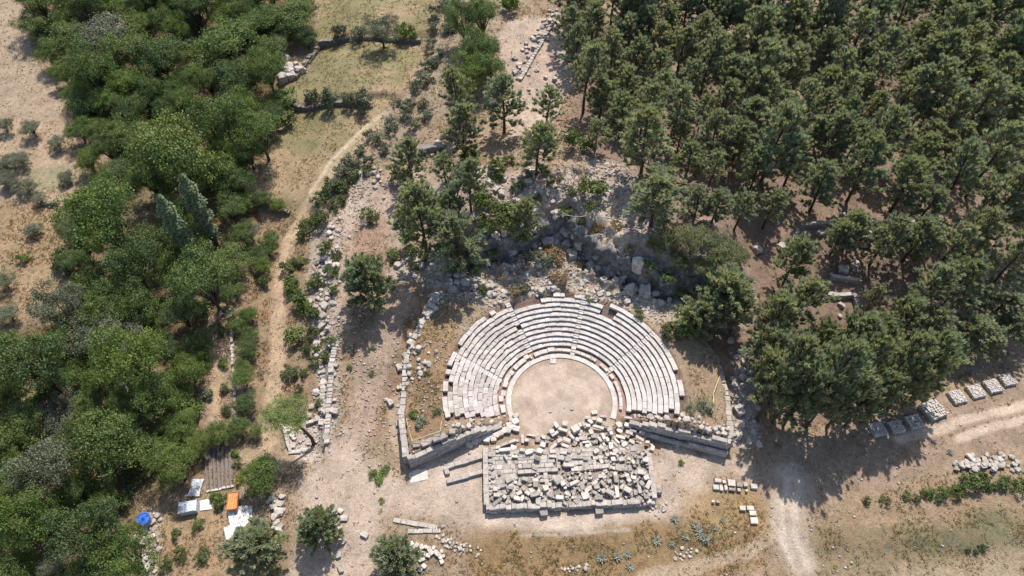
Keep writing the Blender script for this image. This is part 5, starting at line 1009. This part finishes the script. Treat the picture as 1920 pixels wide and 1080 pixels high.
# agaves
def agave_mesh(seed):
    r = random.Random(seed); mb = MB()
    for i in range(22):
        a = i * 2.4 + r.uniform(-.2, .2); el = R(20 + 50 * (i / 22)); L = r.uniform(.7, 1.0); d = Vector((math.cos(a) * math.cos(el), math.sin(a) * math.cos(el), math.sin(el))); s = Vector((-math.sin(a), math.cos(a), 0)) * .085; u = Vector((0, 0, .04))
        p = [d * (L * f) - Vector((0, 0, .22 * f * f)) for f in (0, .35, .7, 1)]; vs = []
        for q, wd in zip(p, (.7, 1.1, .75, .05)): vs += [q - s * wd + u, q - u * .3, q + s * wd + u]
        mb.add(vs, [(k * 3 + m, k * 3 + m + 1, k * 3 + m + 4, k * 3 + m + 3) for k in range(3) for m in range(2)], r.uniform(.8, 1.1))
    return mb.mesh('agave', M['agave'])
AG = [agave_mesh(s) for s in range(3)]
for (px, py, s, lab) in [(1305, 985, 1.1, 'at the head of the agave cluster'), (1310, 995, 1.1, 'in the middle of the agave cluster'), (1312, 1005, 1.0, 'low in the agave cluster'), (1324, 1010, 1.3, 'biggest, right end of the agave cluster'), (1339, 990, .9, 'pale, right of the agave cluster'), (1232, 1014, 1.1, 'alone on the golden grass'), (1286, 1006, .9, 'dark, left of the agave cluster'), (1176, 1040, .9, 'rightmost of the bottom three'), (1157, 1043, 1.2, 'middle of the bottom three'), (1128, 1047, 1.2, 'leftmost of the bottom three'), (1182, 1062, 1.0, 'lowest, near the picture bottom'), (1265, 972, 1.0, 'nearest the pale earth'), (1782, 848, .9, 'beside the roadside stone heap'), (1260, 1020, .8, 'low beside the pebble patch'), (1355, 975, .7, 'small, near the bent row of blocks')]:
    q = at(px, py, .2); o = mobj('agave_plant', random.choice(AG)); o.location = tuple(map(float, q)); o.scale = (s * .8, s * .8, s * .7); o.rotation_euler = (0, 0, random.uniform(0, 6)); tag(o, f'blue-grey agave rosette {lab}', 'agave', 'agaves in the meadow')
# dead trees
def dead(name, px, py, L, az, lab, el=.15, lift=0):
    q = at(px, py, lift); e = empty(name, (float(q[0]), float(q[1]), float(q[2] + lift))); mb = MB(); r = random.Random(px)
    def br(p, d, l, rad, dep):
        pts = [p]; dd = d
        for k in range(3): dd = (dd + Vector((r.gauss(0, .18), r.gauss(0, .18), r.gauss(.02, .12)))).normalized(); pts.append(pts[-1] + dd * l / 3)
        mb.tube(pts, [rad, rad * .8, rad * .6, rad * .35], 5)
        if dep:
            for k in range(3): br(pts[1 + k % 3], (dd + Vector((r.gauss(0, .8), r.gauss(0, .8), r.gauss(.1, .4)))).normalized(), l * r.uniform(.4, .65), rad * .55, dep - 1)
    br(Vector((0, 0, 0)), Vector((math.cos(az) * math.cos(el), math.sin(az) * math.cos(el), math.sin(el))), L, .13, 3); me = mb.mesh('dead_branches', M['deadwood'], True); mobj('bare_branches', me, e); return tag(e, lab, 'dead tree')
dead('dead_tree', 1582, 672, 4.2, R(75), 'bare bleached dead tree sticking out among the roadside pines', .9, 4.5)
dead('fallen_tree', 1168, 418, 5.5, R(150), 'grey fallen trunk lying across the bare rock above the cliff', .05, .25)
dead('dead_bush', 398, 612, 1.6, R(60), 'bare pale dead bush by the garden footpath', .7, .1)
dead('dead_bush', 235, 790, 3.0, R(80), 'bare grey dead tree in the lower left wood', .9, 2.0)

make_boulders()
# ------------------------------------------------------------------ uncountable ground cover
def scatter_pts(n, dens):
    out = []
    while sum(map(len, out)) < n:
        x = rng.uniform(-115, 100, n * 3); y = rng.uniform(-27, 100, n * 3); vx = x - CAM[0]; vy = y - CAM[1]; dd = vy * FW[1] + (-CAM[2]) * FW[2]; ok = np.abs(vx) < dd * .80
        ok &= rng.uniform(0, 1, len(x)) < dens(x, y); out.append(np.stack([x[ok], y[ok]], 1))
    return np.concatenate(out)[:n]
def tinted(m_, c_, n, dv): return np.array(c_)[None] * (1 + rng.uniform(-dv, dv, (n, 1))) * (1 + rng.uniform(-.08, .08, (n, 3)))
RG = np.vectorize(hgt)
def in_theatre(x, y): r = np.hypot(x, y); return (r < 15.8) & (np.abs(np.degrees(np.arctan2(x, y))) < 108) | ((x > -10.2) & (x < 11) & (y > -15.3) & (y < -4.5))
P = scatter_pts(70000, lambda x, y: np.clip(zone_at(grassm, x, y) - .05, 0, 1) * (1 - zone_at(smoothm, x, y) * .9) * ~in_theatre(x, y) * (vn(x * .45, y * .45, 301) > .42))
z = RG(P[:, 0], P[:, 1]); nb = 7; C0 = np.repeat(np.column_stack([P, z]), nb, 0); n = len(C0); dirs = unit(n) * .8 + np.array([0, 0, .9]); dirs[:, 2] = np.abs(dirs[:, 2]) + .15; dirs /= np.linalg.norm(dirs, axis=1, keepdims=True)
Ln = rng.uniform(.10, .24, n); gcols = np.repeat(np.where((rng.uniform(0, 1, len(P)) < .30)[:, None], np.array([.55, .60, .45]), np.where((rng.uniform(0, 1, len(P)) < .3)[:, None], np.array([.85, .68, .55]), np.array([1.05, 1.0, .95]))), nb, 0) * (1 + rng.uniform(-.2, .2, (n, 1)))
v, f, t = leaves(C0 + unit(n) * np.array([.12, .12, 0]) + dirs * (Ln / 2)[:, None], unit(n), dirs, Ln, rng.uniform(.05, .11, n), gcols)
tag(mobj('dry_grass', mesh_np('dry_grass', v, f, M['straw'], t)), 'tufts of dry straw-coloured grass over the slopes', 'grass', kind='stuff')
P = scatter_pts(4200, lambda x, y: np.clip(zone_at(grassm, x, y), 0, 1) * ~in_theatre(x, y) * (vn(x * .2, y * .2, 305) > .5) * .6 * (1 - zone_at(smoothm, x, y)))
z = RG(P[:, 0], P[:, 1]); nb = 12; C0 = np.repeat(np.column_stack([P, z + .1]), nb, 0); n = len(C0); N = unit(n) + np.array([0, 0, .6]); N /= np.linalg.norm(N, axis=1, keepdims=True)
wt = np.repeat(tinted(None, (1, 1, 1), len(P), .3), nb, 0)
v, f, t = leaves(C0 + unit(n) * np.array([.22, .22, .1]), N, np.cross(N, unit(n)), rng.uniform(.1, .22, n), rng.uniform(.08, .16, n), wt)
M['weed'] = leaf_mat('weed_leaves', [(.165, .165, .085), (.165, .165, .085)], .3)
tag(mobj('low_weeds', mesh_np('low_weeds', v, f, M['weed'], t)), 'scattered low green weeds on the slopes', 'weeds', kind='stuff')
P = scatter_pts(9000, lambda x, y: (np.clip(zone_at(rockm, x, y) * 1.0 + .018, 0, 1) + .25 * (np.hypot(x + 20, y - 4) < 14)) * ~in_theatre(x, y) * (1 - .7 * zone_at(smoothm, x, y)))
z = RG(P[:, 0], P[:, 1]); ico = np.array([(0, 0, 1), (.9, 0, .3), (.28, .85, .35), (-.72, .52, .25), (-.72, -.52, .4), (.28, -.85, .3), (0, 0, -.3)]); icf = np.array([(0, 1, 2), (0, 2, 3), (0, 3, 4), (0, 4, 5), (0, 5, 1), (6, 2, 1), (6, 3, 2), (6, 4, 3), (6, 5, 4), (6, 1, 5)])
sz = rng.uniform(.07, .24, len(P)); vv = (ico[None] * (1 + rng.uniform(-.3, .3, (len(P), 7, 3))) * sz[:, None, None] * np.array([1.1, .9, .8]) + np.column_stack([P, z])[:, None]).reshape(-1, 3); ff = (icf[None] + (np.arange(len(P)) * 7)[:, None, None]).reshape(-1, 3)
tag(mobj('loose_rubble', mesh_np('loose_rubble', vv, ff, M['rubble'], np.repeat(rng.uniform(0, 1, (len(P), 1)) * np.ones((1, 3)), 7, 0))), 'small loose limestone rubble on rock and slopes', 'rubble', kind='stuff')

# ------------------------------------------------------------------ labels: what still reads alike is told apart by its order in the picture
ORD = ['first', 'second', 'third', 'fourth', 'fifth', 'sixth', 'seventh', 'eighth', 'ninth', 'tenth', 'eleventh', 'twelfth', 'thirteenth', 'fourteenth', 'fifteenth', 'sixteenth', 'seventeenth', 'eighteenth', 'nineteenth', 'twentieth']
def ordn(i): return ORD[i] if i < 20 else f'{i + 1}th'
by = {}
for o in scene.objects:
    if o.parent is None and 'label' in o and o.get('kind') is None: by.setdefault(o['label'], []).append(o)
for lab, os_ in by.items():
    if len(os_) > 1:
        os_.sort(key=lambda o: proj(o.location)[0])
        for i, o in enumerate(os_): o['label'] = f"{lab}, {ordn(i)} from left"
